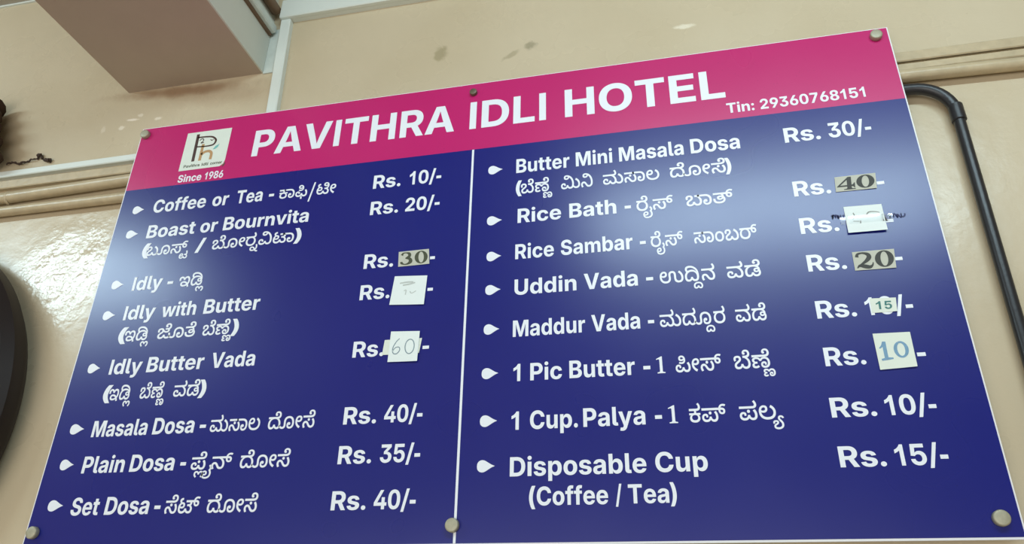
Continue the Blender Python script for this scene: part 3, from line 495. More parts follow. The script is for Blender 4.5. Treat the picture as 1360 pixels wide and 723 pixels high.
 'k_ka': (593, '293,-12 217,-12~ 112,33~ 58,113~ 58,164 58,195~ 77,248~ 116,291~ 145,307 152,292 36,291 36,370 244,370 258,378~ 275,402~ 275,418 275,432~ 264,457~ 255,467 310,479 351,467 360,454~ 368,428~ 368,417 368,401~ 361,379~ 355,370 557,370 557,291 438,293 445,305 473,293~ 514,252~ 536,199~ 536,166 536,115~ 483,34~ 376,-12~|297,80 372,80~ 437,142~ 437,186 437,219~ 405,269~ 343,296~ 297,296 250,296~ 187,268~ 157,218~ 157,186 157,138~ 226,80~|36,460 36,551 335,551 389,551~ 433,561~ 443,568 456,578~ 465,602~ 465,617 465,648~ 434,708~ 403,740 481,789 529,735~ 563,649~ 563,604 563,584~ 547,527~ 521,504 496,481~ 421,460~ 357,460'),
 'k_kanocrest': (593, '293,-12 217,-12~ 112,33~ 58,113~ 58,164 58,195~ 77,248~ 116,291~ 145,307 152,292 36,291 36,370 244,370 258,378~ 275,402~ 275,418 275,432~ 264,457~ 255,467 310,479 351,467 360,454~ 368,428~ 368,417 368,401~ 361,379~ 355,370 557,370 557,291 438,293 445,305 473,293~ 514,252~ 536,199~ 536,166 536,115~ 483,34~ 376,-12~|297,80 372,80~ 437,142~ 437,186 437,219~ 405,269~ 343,296~ 297,296 250,296~ 187,268~ 157,218~ 157,186 157,138~ 226,80~|36,460 36,551 437,551 437,460'),
 'k_la': (776, '387,-12 275,-12~ 118,70~ 36,216~ 36,309 36,388~ 90,502~ 188,563~ 252,563 300,563~ 368,529~ 404,465~ 404,421 404,377~ 364,307~ 286,267~ 228,267 199,267~ 153,279~ 118,300~ 104,310 118,391 128,381~ 156,361~ 191,348~ 212,348 263,348~ 310,389~ 310,421 310,450~ 276,482~ 249,482 219,482~ 165,448~ 132,372~ 132,307 132,246~ 189,144~ 304,83~ 388,83 468,83~ 580,130~ 639,219~ 639,281 639,348~ 565,443~ 499,477 554,565 641,519~ 740,378~ 740,282 740,202~ 668,68~ 513,-12~'),
 'k_lasubscript': (61, '-242,-65 -209,-65~ -165,-85~ -127,-125~ -106,-156 -150,-154 -123,-114~ -66,-65~ -16,-65 25,-65~ 83,-101~ 113,-159~ 113,-194 113,-233~ 84,-296~ 41,-342~ 19,-360 -33,-304 -3,-281~ 34,-231~ 34,-198 34,-176~ 9,-140~ -20,-140 -52,-140~ -89,-186~ -91,-224 -167,-224 -171,-185~ -208,-140~ -237,-140 -266,-140~ -292,-175~ -292,-199 -292,-232~ -254,-279~ -225,-303 -276,-360 -311,-331~ -371,-251~ -371,-192 -371,-159~ -340,-101~ -283,-65~'),
 'k_lengthmark': (429, '404,421 404,376~ 362,306~ 283,267~ 225,267 166,267~ 88,314~ 67,338 92,415 102,402~ 132,370~ 177,348~ 208,348 259,348~ 306,389~ 306,421 306,450~ 273,482~ 243,482 214,482~ 163,449~ 132,382~ 132,334 132,323 132,259~ 181,167~ 266,102~ 319,78 266,-12 198,22~ 93,116~ 35,241~ 35,320 35,396~ 89,504~ 184,563~ 247,563 297,563~ 367,527~ 404,463~'),
 'k_ma': (1176, '230,-12 171,-12~ 81,33~ 30,114~ 30,169 30,215~ 69,286~ 140,328~ 189,328 248,328~ 314,275~ 314,230 314,214~ 306,182~ 300,171 222,177 224,183~ 228,200~ 228,206 228,226~ 206,247~ 186,247 158,247~ 121,209~ 121,173 121,132~ 181,81~ 243,81 309,81~ 371,148~ 376,202 468,202 473,139~ 537,81~ 581,81 632,81~ 673,148~ 673,196 673,247~ 637,336~ 576,407~ 499,453~ 459,462 619,472 669,440~ 738,356~ 774,256~ 774,199 774,125~ 724,32~ 641,-12~ 594,-12 543,-12~ 476,14~ 427,65~ 404,102 444,104 415,58~ 353,8~ 278,-12~|30,460 30,551 545,551 599,551~ 643,561~ 654,568 668,578~ 676,602~ 676,617 676,648~ 645,708~ 614,740 692,789 740,735~ 774,649~ 774,604 774,584~ 758,527~ 732,504 706,481~ 632,460~ 568,460|921,-12 844,-12~ 727,64~ 678,123 738,189 778,138~ 860,81~ 916,81 975,81~ 1039,154~ 1039,216 1039,281~ 991,379~ 907,450~ 852,474 905,565 973,532~ 1079,434~ 1140,302~ 1140,219 1140,152~ 1092,47~ 995,-12~'),
 'k_mivowel': (1204, '227,-12 169,-12~ 78,33~ 28,114~ 28,169 28,215~ 66,286~ 137,328~ 187,328 245,328~ 311,275~ 311,230 311,214~ 304,182~ 297,171 220,177 222,183~ 225,200~ 225,206 225,226~ 203,247~ 183,247 156,247~ 119,209~ 119,173 119,132~ 178,81~ 240,81 307,81~ 369,148~ 373,202 466,202 470,139~ 536,81~ 580,81 611,81~ 656,105~ 685,150~ 700,216~ 700,258 700,346~ 646,503~ 551,623~ 430,692~ 363,692 330,692~ 299,664~ 299,643 299,620~ 330,594~ 355,594 391,594~ 441,635~ 445,682 535,674 525,617~ 474,547~ 400,514~ 356,514 310,514~ 241,544~ 204,601~ 204,643 204,680~ 243,739~ 315,772~ 367,772 461,772~ 620,693~ 737,554~ 802,370~ 802,263 802,202~ 779,111~ 739,46~ 685,6~ 620,-12~ 585,-12 537,-12~ 472,15~ 425,66~ 401,103 441,104 413,58~ 351,8~ 275,-12~|948,-12 870,-12~ 754,64~ 705,123 766,189 805,138~ 888,81~ 944,81 1002,81~ 1067,154~ 1067,216 1067,281~ 1019,379~ 935,450~ 880,474 932,565 1000,532~ 1106,434~ 1167,302~ 1167,219 1167,152~ 1120,47~ 1022,-12~'),
 'k_na': (728, '493,-12 441,-12~ 368,26~ 315,88~ 291,125 269,162~ 237,201~ 210,215~ 193,215 162,215~ 130,177~ 130,144 130,113~ 156,52~ 178,20 85,-17 62,15~ 30,102~ 30,143 30,191~ 71,264~ 143,306~ 190,306 250,306~ 326,251~ 364,191 386,155~ 424,106~ 469,81~ 499,81 546,81~ 587,146~ 587,195 587,258~ 533,367~ 441,444~ 381,460 32,460 32,551 459,551 513,551~ 557,561~ 568,568 581,578~ 589,602~ 589,617 589,648~ 559,708~ 528,740 606,789 654,735~ 688,649~ 688,604 688,584~ 672,527~ 646,504 620,481~ 551,462~ 497,460 473,460 533,472 583,440~ 652,356~ 688,256~ 688,199 688,98~ 587,-12~'),
 'k_nasubscript': (111, '-179,-63 -132,-63~ -67,-95~ -12,-164~ 19,-219 35,-248~ 60,-281~ 92,-294~ 115,-294 123,-294~ 148,-290~ 153,-288 166,-360 157,-364~ 126,-370~ 114,-370 74,-370~ 20,-346~ -21,-297~ -42,-259 -62,-217~ -103,-162~ -147,-134~ -174,-134 -204,-134~ -236,-163~ -236,-187 -236,-202~ -222,-231~ -183,-250~ -148,-250 -86,-250~ -3,-204~ 40,-128~ 40,-84 40,-50~ 23,11~ 9,36 81,72 102,41~ 123,-38~ 123,-77 123,-140~ 74,-232~ -7,-292~ -106,-321~ -155,-321 -213,-321~ -286,-283~ -319,-221~ -319,-186 -319,-129~ -240,-63~'),
 'k_naviramaknda': (1056, '493,-12 441,-12~ 368,26~ 315,88~ 291,125 269,162~ 237,201~ 210,215~ 193,215 162,215~ 130,177~ 130,144 130,113~ 156,52~ 178,20 85,-17 62,15~ 30,102~ 30,143 30,191~ 71,264~ 143,306~ 190,306 250,306~ 326,251~ 364,191 386,155~ 424,106~ 469,81~ 499,81 546,81~ 587,146~ 587,195 587,258~ 533,367~ 441,444~ 381,460 32,460 32,551 574,551 574,460 530,460 532,470 581,440~ 651,357~ 688,257~ 688,199 688,98~ 587,-12~|890,280 815,280~ 726,376~ 726,464 726,473 726,547~ 779,647~ 875,700~ 938,700 980,700~ 1044,682~ 1067,669 1018,597 998,608~ 956,619~ 932,619 901,619~ 847,593~ 815,530~ 815,474 815,455 815,411~ 852,357~ 890,357 913,357~ 943,379~ 943,405 943,418~ 933,438~ 925,444 914,453~ 883,460~ 856,460 560,460 560,551 845,551 894,551~ 967,533~ 992,510 1012,492~ 1033,441~ 1033,409 1033,344~ 952,280~'),
 'k_nivowel': (760, '491,-12 439,-12~ 366,26~ 313,88~ 288,125 266,162~ 235,201~ 208,215~ 190,215 160,215~ 127,177~ 127,144 127,113~ 153,52~ 175,20 83,-17 59,15~ 28,102~ 28,143 28,191~ 68,264~ 141,306~ 188,306 247,306~ 324,251~ 361,191 384,155~ 423,106~ 466,81~ 496,81 537,81~ 590,122~ 617,201~ 617,258 617,346~ 563,503~ 471,623~ 351,692~ 286,692 253,692~ 222,664~ 222,643 222,620~ 252,594~ 278,594 313,594~ 363,635~ 367,682 458,674 448,617~ 396,547~ 322,514~ 278,514 232,514~ 163,544~ 126,602~ 126,644 126,681~ 165,739~ 239,772~ 291,772 386,772~ 543,692~ 657,552~ 719,368~ 719,263 719,164~ 662,43~ 559,-12~'),
 'k_nnasubscript': (105, '-279,-379 -337,-379~ -390,-331~ -390,-296 -390,-264~ -343,-220~ -291,-212 -294,-238 -342,-224~ -386,-177~ -386,-144 -386,-105~ -319,-52~ -260,-52 -225,-52~ -177,-69~ -136,-103~ -116,-129 -157,-126 -139,-103~ -98,-70~ -46,-52~ -12,-52 44,-52~ 117,-96~ 153,-174~ 153,-225 153,-269~ 119,-338~ 50,-379~ -4,-379 -60,-379~ -126,-325~ -126,-279 -126,-240~ -76,-189~ -34,-189 2,-189~ 44,-222~ 44,-250 44,-259~ 40,-278~ 37,-285 -19,-283 -18,-280~ -18,-274~ -18,-272 -18,-264~ -27,-252~ -36,-252 -47,-252~ -60,-265~ -60,-278 -60,-293~ -34,-312~ -3,-312 32,-312~ 75,-273~ 75,-226 75,-222 75,-192~ 53,-147~ 11,-122~ -20,-122 -53,-122~ -93,-154~ -100,-179 -174,-179 -179,-152~ -218,-122~ -250,-122 -282,-122~ -308,-141~ -308,-157 -308,-163~ -302,-175~ -297,-180 -290,-185~ -270,-191~ -247,-191 -228,-191 -228,-254 -250,-254 -273,-254~ -293,-259~ -301,-263 -311,-271~ -311,-285 -311,-295~ -292,-312~ -267,-312 -249,-312~ -219,-300~ -205,-290 -169,-348 -192,-361~ -246,-379~'),
 'k_nnevowel': (899, '203,-12 116,-12~ 36,60~ 36,111 36,140~ 62,189~ 117,225~ 159,236 162,208 119,220~ 66,253~ 42,300~ 42,329 42,368~ 88,424~ 170,454~ 224,454 278,454~ 358,433~ 420,387~ 447,349 403,351 424,381~ 470,420~ 524,444~ 592,454~ 634,454 686,454~ 770,420~ 829,355~ 860,266~ 860,211 860,148~ 810,47~ 705,-12~ 623,-12 536,-12~ 441,67~ 441,133 441,171~ 476,230~ 539,264~ 582,264 640,264~ 703,214~ 703,172 703,158~ 696,127~ 691,116 614,122 617,128~ 620,142~ 620,148 620,165~ 598,184~ 581,184 559,184~ 528,159~ 528,135 528,108~ 570,74~ 624,74 691,74~ 760,141~ 760,214 760,219 760,292~ 682,380~ 609,380 555,380~ 482,329~ 471,287 377,287 366,327~ 298,380~ 238,380 187,380~ 143,348~ 143,321 143,309~ 152,289~ 163,280 175,272~ 212,262~ 247,262 282,262 282,183 237,183 203,183~ 168,175~ 156,167 147,160~ 137,141~ 137,128 137,106~ 167,75~ 211,75 241,75~ 291,94~ 317,114 371,43 348,26~ 295,2~ 236,-12~|40,460 40,551 604,551 670,551~ 728,568~ 742,582 754,596~ 763,629~ 763,647 763,686~ 715,731~ 676,731 639,731~ 588,690~ 588,661 588,656~ 588,645~ 589,640 559,685 568,690~ 587,694~ 595,694 620,694~ 650,669~ 650,647 650,623~ 617,596~ 588,596 551,596~ 516,645~ 516,678 516,711~ 554,771~ 628,809~ 682,809 739,809~ 818,764~ 860,685~ 860,634 860,594~ 836,532~ 810,509 794,493~ 743,471~ 671,460~ 623,460'),
 'k_pa': (812, '230,-12 171,-12~ 81,33~ 30,114~ 30,169 30,215~ 69,286~ 140,328~ 189,328 248,328~ 314,275~ 314,230 314,214~ 306,182~ 300,171 222,177 224,185~ 228,200~ 228,206 228,226~ 206,247~ 186,247 158,247~ 121,209~ 121,173 121,132~ 181,81~ 243,81 309,81~ 371,148~ 376,202 468,202 473,139~ 537,81~ 581,81 615,81~ 655,111~ 673,162~ 673,192 673,235~ 640,325~ 598,375 687,424 730,375~ 774,262~ 774,194 774,124~ 724,32~ 642,-12~ 594,-12 543,-12~ 476,14~ 427,65~ 404,102 444,104 415,58~ 353,8~ 278,-12~|414,286 386,286~ 351,323~ 351,349 351,377~ 387,413~ 414,413 442,413~ 479,377~ 479,349 479,323~ 443,286~|30,460 30,551 545,551 599,551~ 643,561~ 654,568 668,578~ 676,602~ 676,617 676,648~ 645,708~ 614,740 692,789 740,735~ 774,649~ 774,604 774,584~ 758,527~ 732,504 706,481~ 632,460~ 568,460'),
 'k_paviramaknda': (1140, '230,-12 171,-12~ 81,33~ 30,114~ 30,169 30,215~ 69,286~ 140,328~ 189,328 248,328~ 314,275~ 314,230 314,214~ 306,182~ 300,171 222,177 224,185~ 228,200~ 228,206 228,226~ 206,247~ 186,247 158,247~ 121,209~ 121,173 121,132~ 181,81~ 243,81 309,81~ 371,148~ 376,202 468,202 473,139~ 537,81~ 581,81 615,81~ 655,111~ 673,162~ 673,192 673,235~ 640,325~ 598,375 687,424 730,375~ 774,262~ 774,194 774,124~ 724,32~ 642,-12~ 594,-12 543,-12~ 476,14~ 427,65~ 404,102 444,104 415,58~ 353,8~ 278,-12~|414,286 386,286~ 351,323~ 351,349 351,377~ 387,413~ 414,413 442,413~ 479,377~ 479,349 479,323~ 443,286~|30,460 30,551 657,551 657,460|974,280 899,280~ 810,376~ 810,464 810,473 810,547~ 863,647~ 959,700~ 1022,700 1064,700~ 1128,682~ 1151,669 1102,597 1082,608~ 1040,619~ 1016,619 985,619~ 931,593~ 899,530~ 899,474 899,455 899,411~ 936,357~ 974,357 997,357~ 1027,379~ 1027,405 1027,418~ 1017,438~ 1009,444 998,453~ 967,460~ 940,460 644,460 644,551 929,551 978,551~ 1050,533~ 1076,510 1096,492~ 1117,441~ 1117,409 1117,344~ 1036,280~'),
 'k_pevowel': (812, '230,-12 171,-12~ 81,33~ 30,114~ 30,169 30,215~ 69,286~ 140,328~ 189,328 248,328~ 314,275~ 314,230 314,214~ 306,182~ 300,171 222,177 224,185~ 228,200~ 228,206 228,226~ 206,247~ 186,247 158,247~ 121,209~ 121,173 121,132~ 181,81~ 243,81 309,81~ 371,148~ 376,202 468,202 473,139~ 537,81~ 581,81 615,81~ 655,111~ 673,162~ 673,192 673,235~ 640,325~ 598,375 687,424 730,375~ 774,262~ 774,194 774,124~ 724,32~ 642,-12~ 594,-12 543,-12~ 476,14~ 427,65~ 404,102 444,104 415,58~ 353,8~ 278,-12~|414,286 386,286~ 351,323~ 351,349 351,377~ 387,413~ 414,413 442,413~ 479,377~ 479,349 479,323~ 443,286~|30,460 30,551 518,551 584,551~ 642,568~ 656,582 668,596~ 677,629~ 677,647 677,686~ 629,731~ 590,731 553,731~ 502,690~ 502,661 502,656~ 502,645~ 503,640 473,685 482,690~ 501,694~ 509,694 534,694~ 564,669~ 564,647 564,623~ 531,596~ 502,596 465,596~ 429,645~ 429,678 429,711~ 468,771~ 542,809~ 596,809 653,809~ 732,764~ 774,685~ 774,634 774,594~ 750,532~ 725,509 707,493~ 657,471~ 585,460~ 537,460'),
 'k_phivowel': (807, '227,-12 169,-12~ 78,33~ 28,114~ 28,169 28,215~ 66,286~ 137,328~ 187,328 245,328~ 311,275~ 311,230 311,214~ 304,182~ 297,171 220,177 222,185~ 225,200~ 225,206 225,226~ 203,247~ 183,247 156,247~ 118,209~ 118,173 118,132~ 178,81~ 240,81 307,81~ 369,148~ 373,202 465,202 470,139~ 534,81~ 578,81 612,81~ 652,111~ 670,162~ 670,192 670,235~ 637,325~ 595,375 684,424 727,375~ 771,262~ 771,194 771,124~ 721,32~ 639,-12~ 591,-12 541,-12~ 473,14~ 424,65~ 401,102 441,104 412,58~ 350,8~ 275,-12~|365,-144 374,13 465,13 475,-144|352,352 305,352~ 231,370~ 206,382 247,450 269,438~ 318,426~ 346,426 375,426~ 420,442~ 446,483~ 446,519 446,536 446,566~ 420,614~ 375,643~ 346,643 317,643~ 284,619~ 284,596 284,578~ 303,558~ 329,550~ 340,550 384,550~ 437,588~ 458,621 492,564 476,544~ 437,504~ 379,477~ 336,477 297,477~ 233,502~ 194,554~ 194,592 194,645~ 276,717~ 346,717 406,717~ 489,665~ 532,580~ 532,529 532,468~ 487,389~ 406,352~'),
 'k_pivowel': (807, '227,-12 169,-12~ 78,33~ 28,114~ 28,169 28,215~ 66,286~ 137,328~ 187,328 245,328~ 311,275~ 311,230 311,214~ 304,182~ 297,171 220,177 222,185~ 225,200~ 225,206 225,226~ 203,247~ 183,247 156,247~ 118,209~ 118,173 118,132~ 178,81~ 240,81 307,81~ 369,148~ 373,202 465,202 470,139~ 534,81~ 578,81 612,81~ 652,111~ 670,162~ 670,192 670,235~ 637,325~ 595,375 684,424 727,375~ 771,262~ 771,194 771,124~ 721,32~ 639,-12~ 591,-12 540,-12~ 473,14~ 424,65~ 401,102 441,104 412,58~ 350,8~ 275,-12~|352,352 305,352~ 231,370~ 206,382 247,450 269,438~ 318,426~ 346,426 375,426~ 420,442~ 446,483~ 446,519 446,536 446,566~ 420,614~ 375,643~ 346,643 317,643~ 284,619~ 284,596 284,578~ 303,558~ 329,550~ 340,550 384,550~ 437,588~ 458,621 492,564 476,544~ 437,504~ 379,477~ 336,477 297,477~ 232,502~ 194,554~ 194,592 194,645~ 276,717~ 346,717 406,717~ 489,665~ 532,580~ 532,529 532,468~ 487,389~ 406,352~'),
 'k_ra': (663, '332,-12 247,-12~ 115,49~ 40,167~ 40,252 40,306~ 71,391~ 128,455~ 170,477 189,460 40,460 40,551 394,551 448,551~ 492,561~ 503,568 516,578~ 525,602~ 525,617 525,648~ 494,708~ 463,740 542,789 590,735~ 624,649~ 624,604 624,583~ 607,528~ 583,506 570,492~ 532,472~ 505,467 508,476 546,452~ 597,389~ 624,306~ 624,252 624,173~ 554,55~ 424,-12~|333,83 397,83~ 481,134~ 523,220~ 523,272 523,332~ 474,416~ 389,461~ 334,461 274,461~ 188,413~ 141,328~ 141,272 141,182~ 246,83~'),
 'k_raviramaknda': (991, '332,-12 247,-12~ 115,49~ 40,167~ 40,252 40,306~ 71,391~ 128,455~ 170,477 189,460 40,460 40,551 514,551 514,460 505,460 507,470 546,447~ 597,385~ 624,304~ 624,252 624,173~ 554,55~ 424,-12~|333,83 397,83~ 481,134~ 523,220~ 523,272 523,332~ 474,416~ 389,461~ 334,461 274,461~ 188,413~ 141,328~ 141,272 141,182~ 246,83~|825,280 750,280~ 662,376~ 662,464 662,473 662,547~ 715,647~ 810,700~ 873,700 916,700~ 980,682~ 1002,669 954,597 933,608~ 891,619~ 868,619 837,619~ 783,593~ 751,530~ 751,474 751,455 751,411~ 788,357~ 825,357 848,357~ 878,379~ 878,405 878,418~ 869,438~ 861,444 850,453~ 819,460~ 792,460 496,460 496,551 780,551 829,551~ 902,533~ 927,510 947,492~ 969,441~ 969,409 969,344~ 887,280~'),
 'k_revowel': (663, '332,-12 247,-12~ 115,49~ 40,167~ 40,252 40,306~ 71,391~ 128,455~ 170,477 189,460 40,460 40,551 367,551 433,551~ 491,568~ 505,582 517,596~ 526,629~ 526,647 526,686~ 478,731~ 439,731 402,731~ 351,690~ 351,661 351,656~ 352,645~ 353,640 322,685 332,690~ 351,694~ 358,694 383,694~ 413,669~ 413,647 413,623~ 380,596~ 352,596 314,596~ 279,645~ 279,678 279,711~ 317,771~ 391,809~ 445,809 502,809~ 581,764~ 624,685~ 624,634 624,594~ 599,532~ 574,509 557,493~ 505,471~ 434,460~ 386,460 465,492 508,476 546,453~ 597,389~ 624,306~ 624,252 624,173~ 554,55~ 424,-12~|333,83 397,83~ 481,134~ 523,220~ 523,272 523,332~ 474,416~ 389,461~ 334,461 274,461~ 188,413~ 141,328~ 141,272 141,182~ 246,83~'),
 'k_sanocrest': (726, '493,-12 441,-12~ 368,26~ 315,88~ 291,125 269,162~ 237,201~ 210,215~ 193,215 162,215~ 130,177~ 130,144 130,113~ 156,52~ 178,20 85,-17 62,15~ 30,102~ 30,144 30,191~ 71,264~ 143,306~ 190,306 231,306~ 290,280~ 340,228~ 366,187 387,154~ 424,106~ 468,81~ 498,81 543,81~ 588,145~ 588,195 588,237~ 555,326~ 513,375 599,424 643,375~ 689,263~ 689,200 689,98~ 587,-12~|355,301 327,301~ 291,337~ 291,364 291,391~ 328,428~ 355,428 383,428~ 419,391~ 419,364 419,337~ 383,301~|31,460 31,551 572,551 572,460'),
 'k_saviramaknda': (1054, '493,-12 441,-12~ 368,26~ 315,88~ 291,125 269,162~ 237,201~ 210,215~ 193,215 162,215~ 130,177~ 130,144 130,113~ 156,52~ 178,20 85,-17 62,15~ 30,102~ 30,144 30,191~ 71,264~ 143,306~ 190,306 231,306~ 290,280~ 340,228~ 366,187 387,154~ 424,106~ 468,81~ 498,81 543,81~ 588,145~ 588,195 588,237~ 555,326~ 513,375 599,424 643,375~ 689,263~ 689,200 689,98~ 587,-12~|355,301 327,301~ 291,337~ 291,364 291,391~ 328,428~ 355,428 383,428~ 419,391~ 419,364 419,337~ 383,301~|31,460 31,551 572,551 572,460|888,280 813,280~ 725,376~ 725,464 725,473 725,547~ 778,647~ 873,700~ 937,700 979,700~ 1043,682~ 1066,669 1017,597 996,608~ 955,619~ 931,619 900,619~ 846,593~ 814,530~ 814,474 814,455 814,411~ 851,357~ 889,357 911,357~ 942,379~ 942,405 942,418~ 932,438~ 924,444 913,453~ 882,460~ 855,460 559,460 559,551 843,551 893,551~ 965,533~ 990,510 1011,492~ 1032,441~ 1032,409 1032,344~ 951,280~'),
 'k_sevowel': (726, '493,-12 441,-12~ 368,26~ 315,88~ 291,125 269,162~ 237,201~ 210,215~ 193,215 162,215~ 130,177~ 130,144 130,113~ 156,52~ 178,20 85,-17 62,15~ 30,102~ 30,144 30,191~ 71,264~ 143,306~ 190,306 231,306~ 290,280~ 340,228~ 366,187 387,154~ 424,106~ 468,81~ 498,81 543,81~ 588,145~ 588,195 588,237~ 555,326~ 513,375 599,424 643,375~ 689,263~ 689,200 689,98~ 587,-12~|355,301 327,301~ 291,337~ 291,364 291,391~ 328,428~ 355,428 383,428~ 419,391~ 419,364 419,337~ 383,301~|31,460 31,551 433,551 499,551~ 556,568~ 570,582 582,596~ 591,629~ 591,647 591,686~ 544,731~ 505,731 468,731~ 417,690~ 417,661 417,656~ 417,645~ 418,640 388,685 397,690~ 416,694~ 424,694 448,694~ 478,669~ 478,647 478,623~ 446,596~ 417,596 379,596~ 344,645~ 344,678 344,711~ 382,771~ 456,809~ 511,809 567,809~ 646,764~ 689,685~ 689,634 689,594~ 664,532~ 639,509 622,493~ 571,471~ 499,460~ 451,460'),
 'k_taviramaknda': (968, '321,-12 246,-12~ 136,21~ 66,81~ 33,160~ 33,206 33,218~ 35,249~ 39,263 135,251 134,242~ 132,226~ 132,217 132,192~ 147,144~ 188,105~ 261,81~ 320,81 379,81~ 455,104~ 497,142~ 514,186~ 514,208 514,229~ 503,267~ 490,282 486,286~ 479,291~ 475,295 457,310~ 407,326~ 375,326 337,326~ 305,306~ 305,289 305,273~ 335,254~ 363,254 392,254~ 433,277~ 455,321~ 455,351 455,389~ 420,440~ 371,469~ 349,474 470,491 504,469~ 546,398~ 546,349 546,343~ 545,329~ 545,324 533,294 520,255~ 468,203~ 396,176~ 354,176 286,176~ 213,235~ 213,288 213,319~ 243,369~ 309,399~ 362,399 399,399~ 459,386~ 487,372 490,371~ 495,371~ 501,371~ 504,369 555,344~ 604,256~ 604,206 604,153~ 568,72~ 497,17~ 391,-12~|38,460 38,551 491,551 491,460|802,280 727,280~ 639,376~ 639,464 639,473 639,547~ 692,647~ 787,700~ 850,700 893,700~ 957,682~ 980,669 931,597 910,608~ 869,619~ 845,619 814,619~ 760,593~ 728,530~ 728,474 728,455 728,411~ 765,357~ 803,357 825,357~ 856,379~ 856,405 856,418~ 846,438~ 838,444 827,453~ 796,460~ 769,460 473,460 473,551 757,551 806,551~ 879,533~ 904,510 925,492~ 946,441~ 946,409 946,344~ 865,280~'),
 'k_tevowel': (641, '321,-12 246,-12~ 136,21~ 66,81~ 33,160~ 33,206 33,218~ 35,249~ 39,263 135,251 134,242~ 132,226~ 132,217 132,192~ 147,144~ 188,105~ 261,81~ 320,81 379,81~ 455,104~ 497,142~ 514,186~ 514,208 514,229~ 503,267~ 490,282 486,286~ 479,291~ 475,295 457,310~ 407,326~ 375,326 337,326~ 305,306~ 305,289 305,273~ 335,254~ 363,254 392,254~ 433,277~ 455,321~ 455,351 455,389~ 420,440~ 371,469~ 349,474 471,491 505,469~ 546,398~ 546,349 546,343~ 545,329~ 545,324 533,294 520,255~ 468,203~ 396,176~ 354,176 286,176~ 213,235~ 213,288 213,319~ 243,369~ 309,399~ 362,399 399,399~ 459,386~ 487,372 490,371~ 495,371~ 501,371~ 504,369 555,344~ 604,256~ 604,206 604,153~ 568,72~ 497,17~ 391,-12~|37,460 37,551 348,551 414,551~ 472,568~ 486,582 498,596~ 507,629~ 507,647 507,686~ 459,731~ 420,731 383,731~ 332,690~ 332,661 332,656~ 332,645~ 333,640 303,685 312,690~ 331,694~ 339,694 364,694~ 394,669~ 394,647 394,623~ 361,596~ 332,596 295,596~ 259,645~ 259,678 259,711~ 298,771~ 372,809~ 426,809 482,809~ 562,764~ 604,685~ 604,634 604,594~ 580,532~ 555,509 537,493~ 487,471~ 415,460~ 367,460'),
 'k_ttanocrest': (842, '249,-12 202,-12~ 125,18~ 68,77~ 38,164~ 38,221 38,294~ 90,406~ 185,470~ 251,470 292,470~ 356,439~ 393,381~ 393,340 393,300~ 356,238~ 283,202~ 226,202 178,202~ 110,238~ 89,259 106,334 120,317~ 174,282~ 216,282 261,282~ 302,312~ 302,338 302,363~ 271,389~ 246,389 210,389~ 160,345~ 136,269~ 136,221 136,212 136,175~ 155,125~ 189,95~ 235,81~ 261,81 329,81~ 392,150~ 400,202 493,202 500,143~ 565,81~ 614,81 664,81~ 708,132~ 708,169 708,204~ 676,257~ 621,292~ 587,299 659,352 711,333~ 778,275~ 809,202~ 809,160 809,84~ 718,-12~ 624,-12 581,-12~ 511,12~ 452,64~ 426,105 469,104 438,61~ 374,9~ 298,-12~|194,413 139,430~ 89,502~ 89,537 89,568~ 121,620~ 197,654~ 262,656 271,565 227,564~ 188,542~ 188,520 188,499~ 227,468~ 263,459|518,295 518,380 594,380 627,380~ 669,398~ 669,424 669,443~ 645,468~ 620,478 698,528 716,518~ 742,495~ 761,469~ 770,440~ 770,423 770,398~ 752,355~ 717,322~ 690,311 670,304~ 631,295~ 607,295|443,460 443,551 714,551 714,460'),
 'k_ttasubscript': (137, '-241,-370 -283,-370~ -350,-334~ -387,-264~ -387,-215 -387,-166~ -348,-93~ -279,-52~ -235,-52 -183,-52~ -131,-104~ -131,-144 -131,-185~ -189,-235~ -246,-235 -282,-235~ -332,-212~ -346,-198 -332,-137 -321,-151~ -284,-175~ -254,-175 -226,-175~ -203,-157~ -203,-143 -203,-130~ -221,-116~ -237,-116 -266,-116~ -312,-160~ -312,-214 -312,-245~ -293,-283~ -258,-300~ -234,-300 -193,-300~ -153,-257~ -150,-230 -75,-230 -68,-266~ -31,-300~ 0,-300 31,-300~ 66,-268~ 66,-240 66,-204~ 15,-164~ -18,-161 12,-102 46,-111~ 107,-144~ 146,-199~ 146,-241 146,-287~ 108,-344~ 46,-370~ 7,-370 -45,-370~ -110,-327~ -129,-289 -91,-287 -111,-316~ -155,-354~ -207,-370~|-68,-167 -68,-96 -27,-96 -1,-96~ 26,-89~ 33,-82 40,-75~ 46,-56~ 46,-42 46,-18~ 28,42~ 11,75 92,98 110,60~ 129,-13~ 129,-48 129,-90~ 94,-143~ 38,-167~ 8,-167'),
